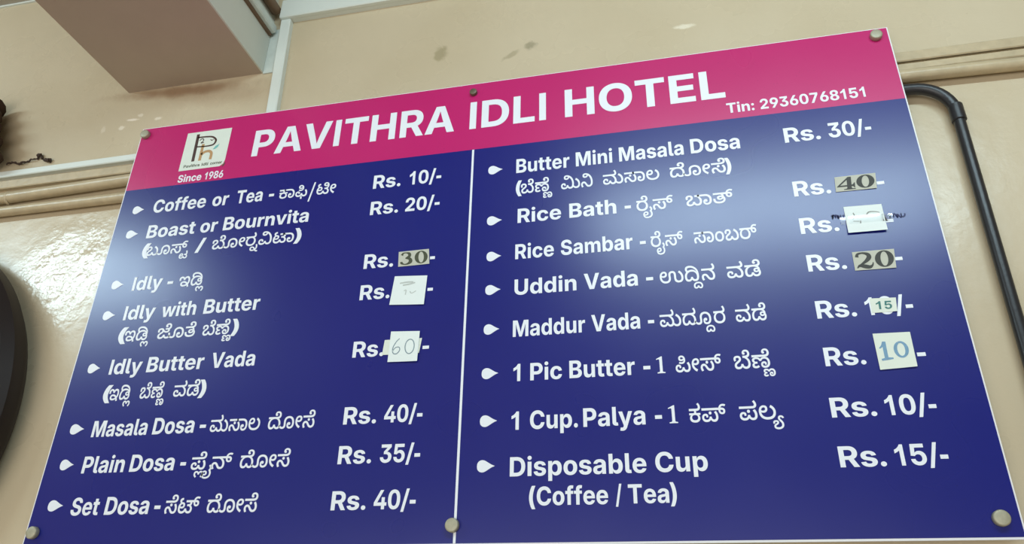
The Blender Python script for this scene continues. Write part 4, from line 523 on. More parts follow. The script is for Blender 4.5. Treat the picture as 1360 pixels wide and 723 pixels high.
 'k_ttaviramaknda': (1173, '249,-12 202,-12~ 125,18~ 68,77~ 38,164~ 38,221 38,294~ 90,406~ 185,470~ 251,470 292,470~ 356,439~ 393,381~ 393,340 393,300~ 356,238~ 283,202~ 226,202 178,202~ 110,238~ 89,259 106,334 120,317~ 174,282~ 216,282 261,282~ 302,312~ 302,338 302,363~ 271,389~ 246,389 210,389~ 160,345~ 136,269~ 136,221 136,212 136,175~ 155,125~ 189,95~ 235,81~ 261,81 329,81~ 392,150~ 400,202 493,202 500,143~ 565,81~ 614,81 664,81~ 708,132~ 708,169 708,204~ 676,257~ 621,292~ 587,299 659,352 711,333~ 778,275~ 809,202~ 809,160 809,84~ 718,-12~ 624,-12 581,-12~ 511,12~ 452,64~ 426,105 469,104 438,61~ 374,9~ 298,-12~|194,413 139,430~ 89,502~ 89,537 89,568~ 121,620~ 197,654~ 262,656 271,565 227,564~ 188,542~ 188,520 188,499~ 227,468~ 263,459|518,295 518,380 594,380 627,380~ 669,398~ 669,424 669,443~ 645,468~ 620,478 698,528 716,518~ 742,495~ 761,469~ 770,440~ 770,423 770,398~ 752,355~ 717,322~ 690,311 670,304~ 631,295~ 607,295|443,460 443,551 714,551 714,460|1007,280 932,280~ 844,376~ 844,464 844,473 844,547~ 897,647~ 992,700~ 1055,700 1097,700~ 1161,682~ 1184,669 1136,597 1115,608~ 1073,619~ 1049,619 1018,619~ 964,593~ 932,530~ 932,474 932,455 932,411~ 969,357~ 1007,357 1030,357~ 1060,379~ 1060,405 1060,418~ 1050,438~ 1042,444 1031,453~ 1001,460~ 973,460 678,460 678,551 962,551 1011,551~ 1084,533~ 1109,510 1129,492~ 1150,441~ 1150,409 1150,344~ 1069,280~'),
 'k_ttivowel': (842, '249,-12 202,-12~ 125,18~ 68,77~ 38,164~ 38,221 38,294~ 90,406~ 185,470~ 251,470 292,470~ 356,439~ 393,381~ 393,340 393,300~ 356,238~ 283,202~ 226,202 178,202~ 110,238~ 89,259 106,334 120,317~ 174,282~ 216,282 261,282~ 302,312~ 302,338 302,363~ 271,389~ 246,389 210,389~ 160,345~ 136,268~ 136,220 136,212 136,175~ 155,125~ 189,95~ 235,81~ 261,81 329,81~ 392,150~ 400,202 493,202 500,143~ 565,81~ 614,81 664,81~ 708,132~ 708,169 708,204~ 676,257~ 621,292~ 587,299 667,359 717,338~ 780,279~ 809,205~ 809,160 809,84~ 718,-12~ 624,-12 581,-12~ 511,12~ 452,64~ 426,105 469,104 438,61~ 374,9~ 298,-12~|194,413 139,430~ 89,502~ 89,537 89,568~ 121,620~ 197,654~ 262,656 271,565 227,564~ 188,542~ 188,520 188,499~ 227,468~ 263,459|518,295 518,381 611,381 655,396~ 720,468~ 720,523 720,532 720,561~ 694,609~ 648,637~ 619,637 591,637~ 557,613~ 557,591 557,573~ 576,552~ 603,544~ 613,544 657,544~ 711,582~ 732,615 765,558 750,539~ 710,498~ 652,472~ 609,472 570,472~ 506,496~ 468,548~ 468,586 468,639~ 549,711~ 620,711 680,711~ 763,660~ 806,574~ 806,524 806,481~ 781,406~ 731,347~ 655,305~ 606,295'),
 'k_u': (1255, '988,-12 936,-12~ 846,17~ 816,48 796,69~ 770,121~ 756,197~ 756,254 756,328 756,378~ 742,435~ 728,449 718,461~ 688,472~ 669,472 637,472~ 598,447~ 580,399~ 580,366 580,334~ 585,288~ 589,244~ 589,216 589,141~ 525,39~ 409,-12~ 332,-12 238,-12~ 105,70~ 36,214~ 36,309 36,390~ 92,503~ 190,563~ 252,563 299,563~ 367,529~ 404,465~ 404,421 404,377~ 364,307~ 286,267~ 228,267 190,267~ 130,289~ 86,322~ 72,338 96,415 105,401~ 136,370~ 182,348~ 212,348 263,348~ 310,388~ 310,420 310,449~ 276,482~ 250,482 195,482~ 131,394~ 131,314 131,309 131,265~ 153,183~ 200,118~ 278,81~ 333,81 393,81~ 461,120~ 489,186~ 489,225 489,254~ 484,304~ 480,353~ 480,380 480,438~ 525,520~ 611,563~ 672,563 709,563~ 769,545~ 793,525 815,507~ 842,460~ 856,388~ 856,334 856,254 856,197~ 875,134~ 895,114 911,98~ 959,81~ 989,81 1030,81~ 1088,113~ 1118,177~ 1118,225 1118,279~ 1083,371~ 1013,451~ 962,486 1029,565 1093,519~ 1177,414~ 1219,295~ 1219,225 1219,153~ 1166,46~ 1063,-12~'),
 'k_uuvowelsign': (770, '91,-12 20,-12~ -86,59~ -135,116 -74,182 -34,131~ 38,81~ 84,81 127,81~ 165,126~ 165,164 165,199~ 161,249~ 158,295~ 158,322 158,398~ 226,506~ 347,563~ 425,563 504,563~ 619,512~ 695,423~ 733,306~ 733,241 733,161~ 680,48~ 581,-12~ 512,-12 453,-12~ 371,31~ 329,106~ 329,154 329,197~ 360,257~ 413,288~ 446,288 487,288~ 529,249~ 529,217 529,188~ 497,153~ 471,153 446,153~ 414,179~ 412,206 421,210 416,198~ 412,176~ 412,162 412,130~ 455,75~ 507,75 546,75~ 602,113~ 632,186~ 632,239 632,301~ 588,406~ 498,471~ 428,471 376,471~ 300,434~ 259,362~ 259,308 259,279~ 262,234~ 265,187~ 265,155 265,95~ 216,22~ 137,-12~'),
 'k_va': (814, '230,-12 171,-12~ 81,33~ 30,114~ 30,169 30,215~ 69,286~ 140,328~ 189,328 248,328~ 314,275~ 314,230 314,214~ 306,182~ 300,171 222,177 224,183~ 228,200~ 228,206 228,226~ 206,247~ 186,247 158,247~ 121,209~ 121,173 121,132~ 181,81~ 243,81 309,81~ 371,148~ 376,202 468,202 473,139~ 537,81~ 581,81 632,81~ 673,148~ 673,196 673,247~ 637,336~ 576,407~ 499,453~ 459,462 619,472 669,440~ 738,356~ 774,256~ 774,199 774,125~ 724,32~ 641,-12~ 594,-12 543,-12~ 476,14~ 427,65~ 404,102 444,104 415,58~ 353,8~ 278,-12~|30,460 30,551 545,551 599,551~ 643,561~ 654,568 668,578~ 676,602~ 676,617 676,648~ 645,708~ 614,740 692,789 740,735~ 774,649~ 774,604 774,584~ 758,527~ 732,504 706,481~ 632,460~ 568,460'),
 'k_vivowel': (842, '227,-12 169,-12~ 78,33~ 28,114~ 28,169 28,215~ 66,286~ 137,328~ 187,328 245,328~ 311,275~ 311,230 311,214~ 304,182~ 297,171 220,177 222,183~ 225,200~ 225,206 225,226~ 203,247~ 183,247 156,247~ 119,209~ 119,173 119,132~ 178,81~ 240,81 307,81~ 369,148~ 373,202 466,202 470,139~ 536,81~ 580,81 612,81~ 657,105~ 686,150~ 700,216~ 700,258 700,346~ 646,503~ 551,623~ 430,692~ 363,692 330,692~ 299,664~ 299,643 299,620~ 330,594~ 355,594 391,594~ 441,635~ 445,682 535,674 525,617~ 474,547~ 400,514~ 356,514 310,514~ 241,544~ 204,602~ 204,643 204,681~ 243,739~ 315,772~ 367,772 461,772~ 620,693~ 737,554~ 802,370~ 802,263 802,202~ 779,111~ 739,46~ 685,6~ 620,-12~ 585,-12 537,-12~ 473,14~ 425,65~ 401,102 441,104 413,58~ 351,8~ 275,-12~'),
 'k_yasubscript': (266, '0,-411 -68,-411~ -146,-375~ -178,-321~ -178,-293 -178,-268~ -161,-233~ -124,-202~ -92,-185 -65,-170~ -42,-152~ -42,-139 -42,-129~ -60,-116~ -81,-116 -107,-116~ -127,-132~ -127,-144 -127,-150~ -124,-162~ -121,-168 -189,-190 -195,-177~ -203,-149~ -203,-131 -203,-98~ -141,-52~ -79,-52 -35,-52~ 15,-75~ 35,-114~ 35,-138 35,-157~ 22,-190~ -13,-219~ -46,-236 -76,-252~ -100,-275~ -100,-291 -100,-306~ -76,-326~ -30,-335~ 1,-335 56,-335~ 121,-305~ 151,-255~ 151,-227 151,-194~ 123,-142~ 83,-96~ 42,-51~ 14,0~ 14,31 14,66~ 48,111~ 104,134~ 136,134 184,134~ 253,88~ 263,32 185,19 182,36~ 167,56~ 147,65~ 135,65 120,65~ 95,49~ 95,31 95,12~ 123,-24~ 165,-66~ 207,-118~ 235,-185~ 235,-228 235,-272~ 201,-340~ 138,-387~ 52,-411~'),
}
# rows of the menu: key, baseline, capital height (mm), [(text, left, right)]
ROWS = [
 ('H', -89.0, 52.4, [('PAVITHRA', 225.8, 575.3), ('IDLI', 600.2, 721.3), ('HOTEL', 750.6, 986.5)]),
 ('S', -124.3, 14.6, [('Since', 96.7, 140.5), ('1986', 146.8, 180.8)]),
 ('T', -118.0, 17.6, [('Tin:', 985.4, 1023.4), ('29360768151', 1031.7, 1171.6)]),
 ('L1', -179.3, 24.6, [('Coffee', 63.9, 160.4), ('or', 172.6, 201.2), ('Tea', 215.6, 261.5), ('-', 273.0, 281.6), ('K:kanocrest aavowelsign phivowel slash ttivowel lengthmark', 291.1, 387.7)]),
 ('L2', -227.3, 24.0, [('Boast', 64.5, 151.7), ('or', 161.6, 191.4), ('Bournvita', 202.3, 348.6)]),
 ('L2k', -260.3, 23.4, [('(', 64.9, 78.2), ('K:ba uuvowelsign saviramaknda ttasubscript', 72.8, 148.9), ('/', 160.8, 177.1), ('K:bevowel uuvowelsign lengthmark ra nasubscript vivowel ttanocrest aavowelsign', 189.6, 329.2), (')', 329.5, 341.5)]),
 ('L3', -320.8, 23.4, [('Idly', 64.0, 116.0), ('-', 125.7, 135.3), ('K:i ddivowel lasubscript', 145.8, 190.1)]),
 ('L4', -370.6, 23.4, [('Idly', 62.5, 116.4), ('with', 128.2, 186.3), ('Butter', 199.8, 291.6)]),
 ('L4k', -406.0, 23.4, [('(', 62.9, 77.5), ('K:i ddivowel lasubscript', 73.7, 116.9), ('K:jevowel uuvowelsign tevowel', 130.0, 193.0), ('K:bevowel nnevowel nnasubscript', 205.5, 254.1), (')', 252.4, 264.4)]),
 ('L5', -458.0, 23.4, [('Idly', 63.0, 117.0), ('Butter', 126.0, 218.7), ('Vada', 231.0, 300.3)]),
 ('L5k', -497.7, 23.4, [('(', 63.8, 77.2), ('K:i ddivowel lasubscript', 73.5, 111.6), ('K:bevowel nnevowel nnasubscript', 125.0, 166.6), ('K:va ddevowel', 179.9, 220.3), (')', 220.0, 231.5)]),
 ('L6', -551.3, 23.4, [('Masala', 61.6, 150.8), ('Dosa', 160.3, 224.8), ('-', 233.8, 243.1), ('K:ma sanocrest aavowelsign la', 250.0, 325.3), ('K:devowel uuvowelsign lengthmark sevowel', 337.6, 405.5)]),
 ('L7', -602.3, 23.4, [('Plain', 61.4, 128.4), ('Dosa', 137.7, 206.2), ('-', 215.7, 224.2), ('K:pevowel lasubscript ailengthmark naviramaknda', 232.4, 293.3), ('K:devowel uuvowelsign lengthmark sevowel', 305.6, 377.4)]),
 ('L8', -658.9, 23.4, [('Set', 61.2, 104.7), ('Dosa', 114.7, 181.9), ('-', 190.4, 199.4), ('K:sevowel ttaviramaknda', 206.6, 256.9), ('K:devowel uuvowelsign lengthmark sevowel', 268.9, 340.6)]),
 ('P1', -180.3, 24.2, [('Rs.', 450.1, 494.8), ('10/-', 509.1, 559.6)]),
 ('P2', -227.5, 23.4, [('Rs.', 450.2, 495.0), ('20/-', 506.3, 560.0)]),
 ('P3', -318.8, 23.4, [('Rs.', 450.0, 495.6), ('-', 551.4, 558.7)]),
 ('P4', -369.0, 23.4, [('Rs.', 449.5, 494.8), ('-', 551.1, 559.0)]),
 ('P5', -456.0, 23.4, [('Rs.', 448.9, 494.3), ('-', 550.2, 559.3)]),
 ('P6', -549.6, 23.4, [('Rs.', 447.0, 493.2), ('40/-', 504.3, 556.9)]),
 ('P7', -601.7, 23.4, [('Rs.', 445.8, 491.8), ('35/-', 503.7, 557.6)]),
 ('P8', -659.3, 23.4, [('Rs.', 443.9, 490.5), ('40/-', 501.3, 556.1)]),
 ('R1', -180.7, 24.6, [('Butter', 676.2, 755.9), ('Mini', 765.3, 818.4), ('Masala', 828.2, 919.4), ('Dosa', 929.2, 996.5)]),
 ('R1k', -217.5, 23.4, [('(', 676.1, 685.1), ('K:bevowel nnevowel nnasubscript', 683.7, 730.0), ('K:mivowel nivowel', 743.0, 788.8), ('K:ma sanocrest aavowelsign la', 803.7, 882.9), ('K:devowel uuvowelsign lengthmark sevowel', 897.7, 973.3), (')', 972.7, 981.0)]),
 ('R2', -266.6, 23.4, [('Rice', 679.4, 742.4), ('Bath', 754.1, 820.3), ('-', 832.0, 840.6), ('K:revowel ailengthmark saviramaknda', 848.4, 898.4), ('K:banocrest aavowelsign taviramaknda', 915.4, 978.2)]),
 ('R3', -324.9, 23.4, [('Rice', 676.8, 731.6), ('Sambar', 741.4, 839.9), ('-', 849.6, 857.4), ('K:revowel ailengthmark saviramaknda', 864.2, 907.0), ('K:sanocrest aavowelsign anusvara ba raviramaknda', 921.2, 1002.2)]),
 ('R4', -380.0, 23.4, [('Uddin', 676.6, 761.8), ('Vada', 772.1, 843.5), ('-', 854.5, 863.7), ('K:u divowel dasubscript na', 872.3, 942.7), ('K:va ddevowel', 957.8, 999.6)]),
 ('R5', -441.2, 23.4, [('Maddur', 675.3, 772.0), ('Vada', 780.3, 843.0), ('-', 853.1, 860.9), ('K:ma da uuvowelsign dasubscript ra', 868.1, 949.2), ('K:va ddevowel', 961.8, 998.7)]),
 ('R6', -502.8, 23.4, [('1', 677.0, 686.2), ('Pic', 699.3, 740.6), ('Butter', 750.2, 833.0), ('-', 843.5, 852.1), ('s1', 859.7, 870.2), ('K:pivowel lengthmark saviramaknda', 882.9, 938.3), ('K:bevowel nnevowel nnasubscript', 952.9, 999.7)]),
 ('R7', -566.3, 23.4, [('1', 675.6, 685.1), ('Cup.', 699.4, 759.5), ('Palya', 766.4, 842.0), ('-', 853.6, 861.9), ('s1', 869.6, 880.5), ('K:ka paviramaknda', 894.2, 937.1), ('K:pa la yasubscript', 952.3, 1001.4)]),
 ('R8', -623.8, 23.4, [('Disposable', 674.6, 839.7), ('Cup', 850.3, 910.1)]),
 ('R9', -658.7, 21.8, [('(', 698.8, 706.5), ('Coffee', 708.2, 793.2), ('/', 801.9, 809.3), ('Tea', 816.7, 863.4), (')', 864.7, 872.1)]),
 ('Q1', -180.2, 24.4, [('Rs.', 1056.2, 1103.1), ('30/-', 1113.8, 1168.4)]),
 ('Q2', -267.8, 23.4, [('Rs.', 1055.8, 1102.2), ('-', 1159.3, 1168.2)]),
 ('Q3', -325.0, 23.4, [('Rs.', 1055.9, 1102.9), ('-', 1159.3, 1168.2)]),
 ('Q4', -379.6, 23.4, [('Rs.', 1056.8, 1102.7), ('-', 1158.7, 1168.0)]),
 ('Q5', -444.1, 23.4, [('Rs.', 1057.4, 1103.1), ('10/-', 1113.8, 1166.9)]),
 ('Q6', -505.5, 23.4, [('Rs.', 1057.2, 1102.6), ('-', 1158.8, 1168.0)]),
 ('Q7', -567.6, 23.4, [('Rs.', 1054.1, 1102.9), ('10/-', 1112.8, 1166.0)]),
 ('Q8', -624.4, 23.4, [('Rs.', 1053.9, 1102.3), ('15/-', 1112.3, 1165.8)]),
]
# drop bullets: row, left, right, middle height (mm)
BULLETS = [
 ('L1', 25.0, 46.1, -170.1),
 ('L2', 25.5, 47.1, -216.5),
 ('L3', 25.0, 46.0, -307.9),
 ('L4', 24.8, 46.0, -360.5),
 ('L5', 24.7, 45.3, -446.5),
 ('L6', 23.7, 46.7, -538.6),
 ('L7', 23.6, 45.6, -589.5),
 ('L8', 22.7, 46.6, -645.4),
 ('R1', 633.3, 655.2, -170.6),
 ('R2', 634.1, 656.1, -258.6),
 ('R3', 635.3, 656.5, -317.1),
 ('R4', 635.3, 656.8, -369.3),
 ('R5', 635.1, 656.5, -428.0),
 ('R6', 634.5, 656.6, -490.2),
 ('R7', 634.5, 656.7, -553.5),
 ('R8', 632.8, 655.3, -610.3),
]

def glyph_loops(key, _cache={}):
    if key in _cache: return _cache[key]
    adv, src = GLYPHS[key]
    loops = []
    for c in src.split('|'):
        if not c: continue
        P = []
        for tok in c.split():
            on = not tok.endswith('~')
            x, z = tok.rstrip('~').split(',')
            P.append((float(x), float(z), on))
        ex = []
        for i, a in enumerate(P):
            b = P[(i + 1) % len(P)]
            ex.append(a)
            if not a[2] and not b[2]: ex.append(((a[0] + b[0]) / 2, (a[1] + b[1]) / 2, True))
        k = next(i for i, p in enumerate(ex) if p[2])
        ex = ex[k:] + ex[:k]
        L = []
        for i, p in enumerate(ex):
            if p[2]:
                if not L or abs(L[-1][0] - p[0]) + abs(L[-1][1] - p[1]) > 0.5: L.append(p[:2])
            else:
                a, b = ex[i - 1], ex[(i + 1) % len(ex)]
                for j in (1, 2, 3):
                    t = j / 4
                    L.append(((1 - t) ** 2 * a[0] + 2 * t * (1 - t) * p[0] + t * t * b[0],
                              (1 - t) ** 2 * a[1] + 2 * t * (1 - t) * p[1] + t * t * b[1]))
        if len(L) > 2 and abs(L[0][0] - L[-1][0]) + abs(L[0][1] - L[-1][1]) < 0.5: L.pop()
        if len(L) > 2: loops.append(L)
    _cache[key] = (adv, loops)
    return _cache[key]

GLYPHS['I'] = (280, '70,0 70,727 218,727 218,0')
GLYPHS['1'] = (556, '393,0 253,0 253,517 170,455~ 78,425 78,550 165,580~ 220,640 264,685~ 280,727 393,727')
GLYPHS['-'] = (333, '30,190 30,330 303,330 303,190')

def glyph_fill(key, _cache={}):
    if key not in _cache: _cache[key] = fill(glyph_loops(key)[1], 1.0, True)
    return _cache[key]

def word(mb, keys, x0, x1, z, size, yf, yb):
    """sets the glyphs on the line z, stretched to run from x0 to x1; size is metres per 1000 units of height"""
    pen, placed = 0.0, []
    prev = None
    for k in keys:
        adv, loops = glyph_loops(k)
        dx = 0.0
        if k == 'k_lasubscript' and 'k_ailengthmark' in keys: dx = -180.0
        if k == 'k_ailengthmark' and prev == 'k_lasubscript': dx = 90.0
        placed.append((k, pen + dx))
        pen += adv
        prev = k
    xs = [x + p for k, p in placed for L in glyph_loops(k)[1] for x, _ in L]
    lo, hi = min(xs), max(xs)
    sx = (x1 - x0) / (hi - lo)
    for k, p in placed:
        to = lambda q: (x0 + (q[0] + p - lo) * sx, z + q[1] * size / 1000)
        pts, tris = glyph_fill(k)
        mb.slab([[to(q) for q in L] for L in glyph_loops(k)[1]], [to(q) for q in pts], tris, yf, yb)

INTER_CAP = 0.7275
def set_row(mb, text_keys, x0, x1, z, cap, yf, yb):
    word(mb, text_keys, x0 / 1000, x1 / 1000, z / 1000, cap / INTER_CAP / 1000, yf, yb)

# ------------------------------------------------------------------ the setting
CE = 0.4265       # ceiling, measured like everything from the board's top edge
def struct(mb, name, mat, label=None):
    o = mb.build(name, mat)
    tag(o, label, None, None, 'structure')
    return o

struct(MB().box(-2.6, 3.6, 0.0, 0.15, -Z0, CE + 0.1), 'wall_back', 'wall', 'glossy beige painted wall behind the menu board')
struct(MB().box(-2.6, 3.6, -4.0, 0.0, CE, CE + 0.1), 'ceiling', 'ceiling', 'grey distempered ceiling')
struct(MB().box(-2.6, 3.6, -4.0, 0.0, -Z0 - 0.1, -Z0), 'floor', 'floor', 'grey stone floor')
struct(MB().box(-2.75, -2.6, -4.0, 0.15, -Z0, CE + 0.1), 'wall_left', 'wall_plain', 'beige painted side wall')
struct(MB().box(3.6, 3.75, -4.0, 0.15, -Z0, CE + 0.1), 'wall_right', 'wall_plain', 'beige painted side wall')
# the beam: plastered soffit and a paler distempered skin on its right face
beam = empty('beam', 0.054, 0, 0.121)
tag(beam, 'plastered concrete beam running under the ceiling to the wall', 'beam', None, 'structure')
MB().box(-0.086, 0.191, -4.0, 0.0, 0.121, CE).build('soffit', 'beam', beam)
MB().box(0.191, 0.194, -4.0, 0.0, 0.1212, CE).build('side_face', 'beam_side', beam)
struct(MB().box(-2.6, -0.086, -0.004, 0.0, CE - 0.004, CE), 'trim_1', 'white_pvc', 'thin pale line where wall meets ceiling')
struct(MB().box(0.1945, 0.2135, -0.0025, 0.0, 0.118, 0.222), 'trim_2', 'old_white', 'flaking white painted strip of wall beside the beam')

# ------------------------------------------------------------------ cable trunkings and pipes on the wall
def trunking(name, mat, x0, x1, depth, z0, z1, label, cat, dz=0.0, group=None, bev=0.0015):
    """square casing on the wall with a snap-on lid line; dz lifts its right end"""
    root = empty(name, (x0 + x1) / 2, 0, z0)
    def lift(mb):
        mb.v = [(x, y, z + dz * (x - x0) / (x1 - x0)) for x, y, z in mb.v]
        return mb
    lift(MB().box(x0, x1, -depth * 0.55, 0.0, z0 + 0.0008, z1 - 0.0008)).build('base', mat, root)
    lift(MB().box(x0, x1, -depth, -depth * 0.5, z0, z1, bev=bev)).build('lid', mat, root)
    return tag(root, label, cat, group)

trunking('cable_trunking', 'white_pvc', -2.58, 0.03, 0.012, -0.0660, -0.0525, 'white horizontal cable trunking left of the board above the beige pipes', 'cable trunking', dz=0.018)
trunking('cable_trunking', 'beige_pvc', -2.58, 0.06, 0.010, -0.0846, -0.0666, 'flat beige painted trunking strip just under the white trunking', 'cable trunking', dz=0.0111)
trunking('cable_trunking', 'beige_pvc', 0.9, 3.58, 0.010, -0.0478, -0.0300, 'beige painted cable trunking right of the board, above the other strips', 'cable trunking', dz=0.000)
trunking('cable_trunking', 'beige_pvc', 0.9, 3.58, 0.011, -0.0655, -0.0525, 'narrow beige strip right of the board between trunking and thick pipe', 'cable trunking', dz=-0.001)
trunking('cable_trunking', 'white_pvc', 0.2145, 3.58, 0.018, 0.2355, 0.2800, 'white horizontal cable trunking high on the wall right of the beam', 'cable trunking', dz=0.000)

# the upright trunking leans slightly
root = empty('cable_trunking', 0.228, 0, -0.10)
def lean(mb):
    mb.v = [(x + (0.236 - z) * 0.033, y, z) for x, y, z in mb.v]
    return mb
lean(MB().box(0.2160, 0.2352, -0.007, 0.0, -0.10, 0.236)).build('base', 'white_pvc', root)
lean(MB().box(0.2157, 0.2355, -0.012, -0.006, -0.10, 0.236, bev=0.0015)).build('lid', 'white_pvc', root)
tag(root, 'upright white cable trunking between the beam and the board top', 'cable trunking')

# casing along the beam's right face
root = empty('beam_trunking', 0.201, -1.0, 0.205)
MB().box(0.194, 0.2085, -2.0, -0.008, 0.2065, 0.2235, bev=0.002).build('lid', 'old_white', root)
MB().box(0.194, 0.2005, -2.0, -0.008, 0.2035, 0.2068).build('base', 'beam_brown', root)  # brown strip stands in for the shade under the lid
tag(root, 'pale trunking fixed along the right face of the ceiling beam', 'cable trunking')
o = MB().tube([(0.2035, -2.0, 0.262), (0.2035, -0.6, 0.261), (0.203, -0.012, 0.259)], 0.010, 14).build('cable', 'beam_brown', None, (0.2035, -1.0, 0.26))  # dark brown round strip along the beam face
tag(o, 'dark brown strip running above the pale trunking on the beam', 'cable')

def pipe(name, pts, r, mat, label, cat, straps=(), group=None):
    root = empty(name, pts[0][0], 0, pts[0][2])
    MB().tube(pts, r, 20).build('tube', mat, root)
    for (x, z) in straps:
        m = MB()
        ring = []
        for k in range(13):
            t = math.pi * k / 12
            ring.append((x, -r - math.sin(t) * (r + 0.0015) + 0.0, z + math.cos(t) * (r + 0.0015)))
        m.tube(ring, 0.003, 8, flat=0.5)
        m.build('saddle_clip', mat, root)
    return tag(root, label, cat, group)

pipe('conduit_pipe', [(-2.58, -0.0125, -0.168), (-1.3, -0.0125, -0.130), (-0.28, -0.0125, -0.0998), (-0.02, -0.0125, -0.0922), (0.40, -0.0125, -0.083)], 0.0102, 'beige_pvc',
     'upper of two beige painted conduit pipes left of the board', 'pipe', [(-0.262, -0.0993)])
pipe('conduit_pipe', [(-2.58, -0.0115, -0.194), (-1.3, -0.0115, -0.156), (-0.28, -0.0115, -0.1278), (-0.02, -0.0115, -0.1272), (0.10, -0.0115, -0.128)], 0.0090, 'beige_pvc',
     'lower of two beige painted conduit pipes left of the board', 'pipe')
pipe('conduit_pipe', [(0.70, -0.0125, -0.0730), (1.22, -0.0125, -0.0768), (1.75, -0.0125, -0.0900), (3.58, -0.0125, -0.1100)], 0.0092, 'beige_pvc',
     'thick beige painted conduit pipe right of the board above the black pipe', 'pipe')

# black conduit: out from behind the board, a bend, a collar, then straight down
root = empty('black_conduit_pipe', 1.285, 0, -0.90)
r, yc = 0.0080, -0.0150
pts = [(0.95, yc, -0.1010), (1.20, yc, -0.1030)]
bend = [(1.236 + 0.047 * math.sin(t), yc, -0.1505 + 0.047 * math.cos(t)) for t in [math.pi / 2 * k / 10 for k in range(11)]]
bend = [(x, y, z) for x, y, z in bend]
MB().tube(pts + bend + [(1.2833, yc, -0.165)], r, 20).build('elbow', 'black_pipe', root)
MB().tube([(1.2832, yc, -0.1395), (1.2834, yc, -0.1405), (1.2834, yc, -0.1650), (1.2834, yc, -0.1660)], [0.0082, 0.0094, 0.0094, 0.0082], 20).build('collar', 'black_pipe', root)
MB().tube([(1.2834, yc, -0.160), (1.2795, yc, -0.45), (1.2735, yc, -0.90)], 0.0074, 20).build('tube', 'black_pipe', root)
tag(root, 'black conduit pipe bending down the wall right of the board', 'pipe')

# ------------------------------------------------------------------ things at the left edge
root = empty('round_wall_fixture', -0.412, 0, -0.513)
R = 0.330
MB().lathe(-0.412, -0.513, [(R - 0.03, 0.0), (R - 0.012, -0.012), (R, -0.030), (R - 0.002, -0.050), (R - 0.016, -0.062), (R - 0.034, -0.060)], 96).build('rim', 'fixture_rim', root)
MB().lathe(-0.412, -0.513, [(R - 0.03, -0.040), (R - 0.035, -0.056), (0.20, -0.076), (0.08, -0.086), (0.01, -0.088)], 96).build('front', 'dark_fixture', root)
tag(root, 'dark glossy round wall fixture cut off by the left picture edge', 'wall fixture')

random.seed(4)
root_pts = [(-0.59, -0.030, 0.140), (-0.53, -0.034, 0.134), (-0.475, -0.036, 0.125), (-0.432, -0.032, 0.116), (-0.392, -0.024, 0.107), (-0.358, -0.014, 0.098)]
m = MB().tube(smooth_line(root_pts, 4), [0.022 + 0.008 * random.random() for _ in range(14)] + [0.020, 0.016, 0.013, 0.011, 0.008, 0.005, 0.002], 14)
o = None
root = empty('dusty_bundle', -0.38, 0, -0.04)
m.build('fold', 'bundle', root)
for k, (x, z) in enumerate(((-0.352, 0.03), (-0.400, 0.02), (-0.454, 0.03))):
    L = smooth_line([(x - 0.02, -0.03, 0.115), (x - 0.004 + 0.006 * k, -0.040, 0.07), (x + 0.020, -0.042, 0.015), (x + 0.034, -0.034, -0.034)], 6)
    MB().tube(L, [0.024 + 0.006 * math.sin(i * 1.7 + k) for i in range(len(L) - 2)] + [0.018, 0.010], 14).build('fold', 'bundle', root)
tag(root, 'dusty dark brown bundle hanging at the left picture edge above the white trunking', 'bundle')

W = [(-305, -17, 1.2), (-301, -11, 1.6), (-287, -15, 1.9), (-272, -17, 2.2), (-259, -13, 1.6), (-244, -11, 1.4), (-238, -4, 3.6), (-232, -9, 2.0), (-226, -15, 2.0), (-214, -19, 3.6), (-210, -17, 2.2)]
L = smooth_line([(x / 1000, z / 1000, w / 1000) for x, z, w in W], 5)
o = MB().tube([(x, -0.004 - 0.002 * math.sin(i * 0.9), z + 0.0008 * math.sin(i * 2.1)) for i, (x, z, w) in enumerate(L)], [w * (1 + 0.3 * math.sin(i * 2.7)) for i, (_, _, w) in enumerate(L)], 8).build('cobweb_strand', 'cobweb', None, (-0.26, 0, -0.019))
tag(o, 'sooty cobweb strand clinging to the wall above the white trunking', 'cobweb')

# ------------------------------------------------------------------ the menu board
BW, BH = 1.22, 0.7005
YP = YB + 0.0002       # panel face under the print
YT = YB - 0.0004       # face of the lettering
sign = empty('menu_board', BW / 2, 0, -BH)
tag(sign, 'pink and blue hotel menu board with white price list screwed to the beige wall', 'menu board')
MB().box(-0.0016, BW + 0.0016, YP, YP + 0.005, -BH - 0.0024, 0.0012).build('panel', 'panel', sign)
MB().box(0, BW, YB, YP, -0.1283, 0).build('header_field', 'pink', sign)
MB().box(0, BW, YB, YP, -BH, -0.1283).build('menu_field', 'blue', sign)
tag(MB().box(0.6066, 0.6098, YT, YB, -BH, -0.1290).build('divider_line', 'letter', sign), 'thin white line between the two columns')

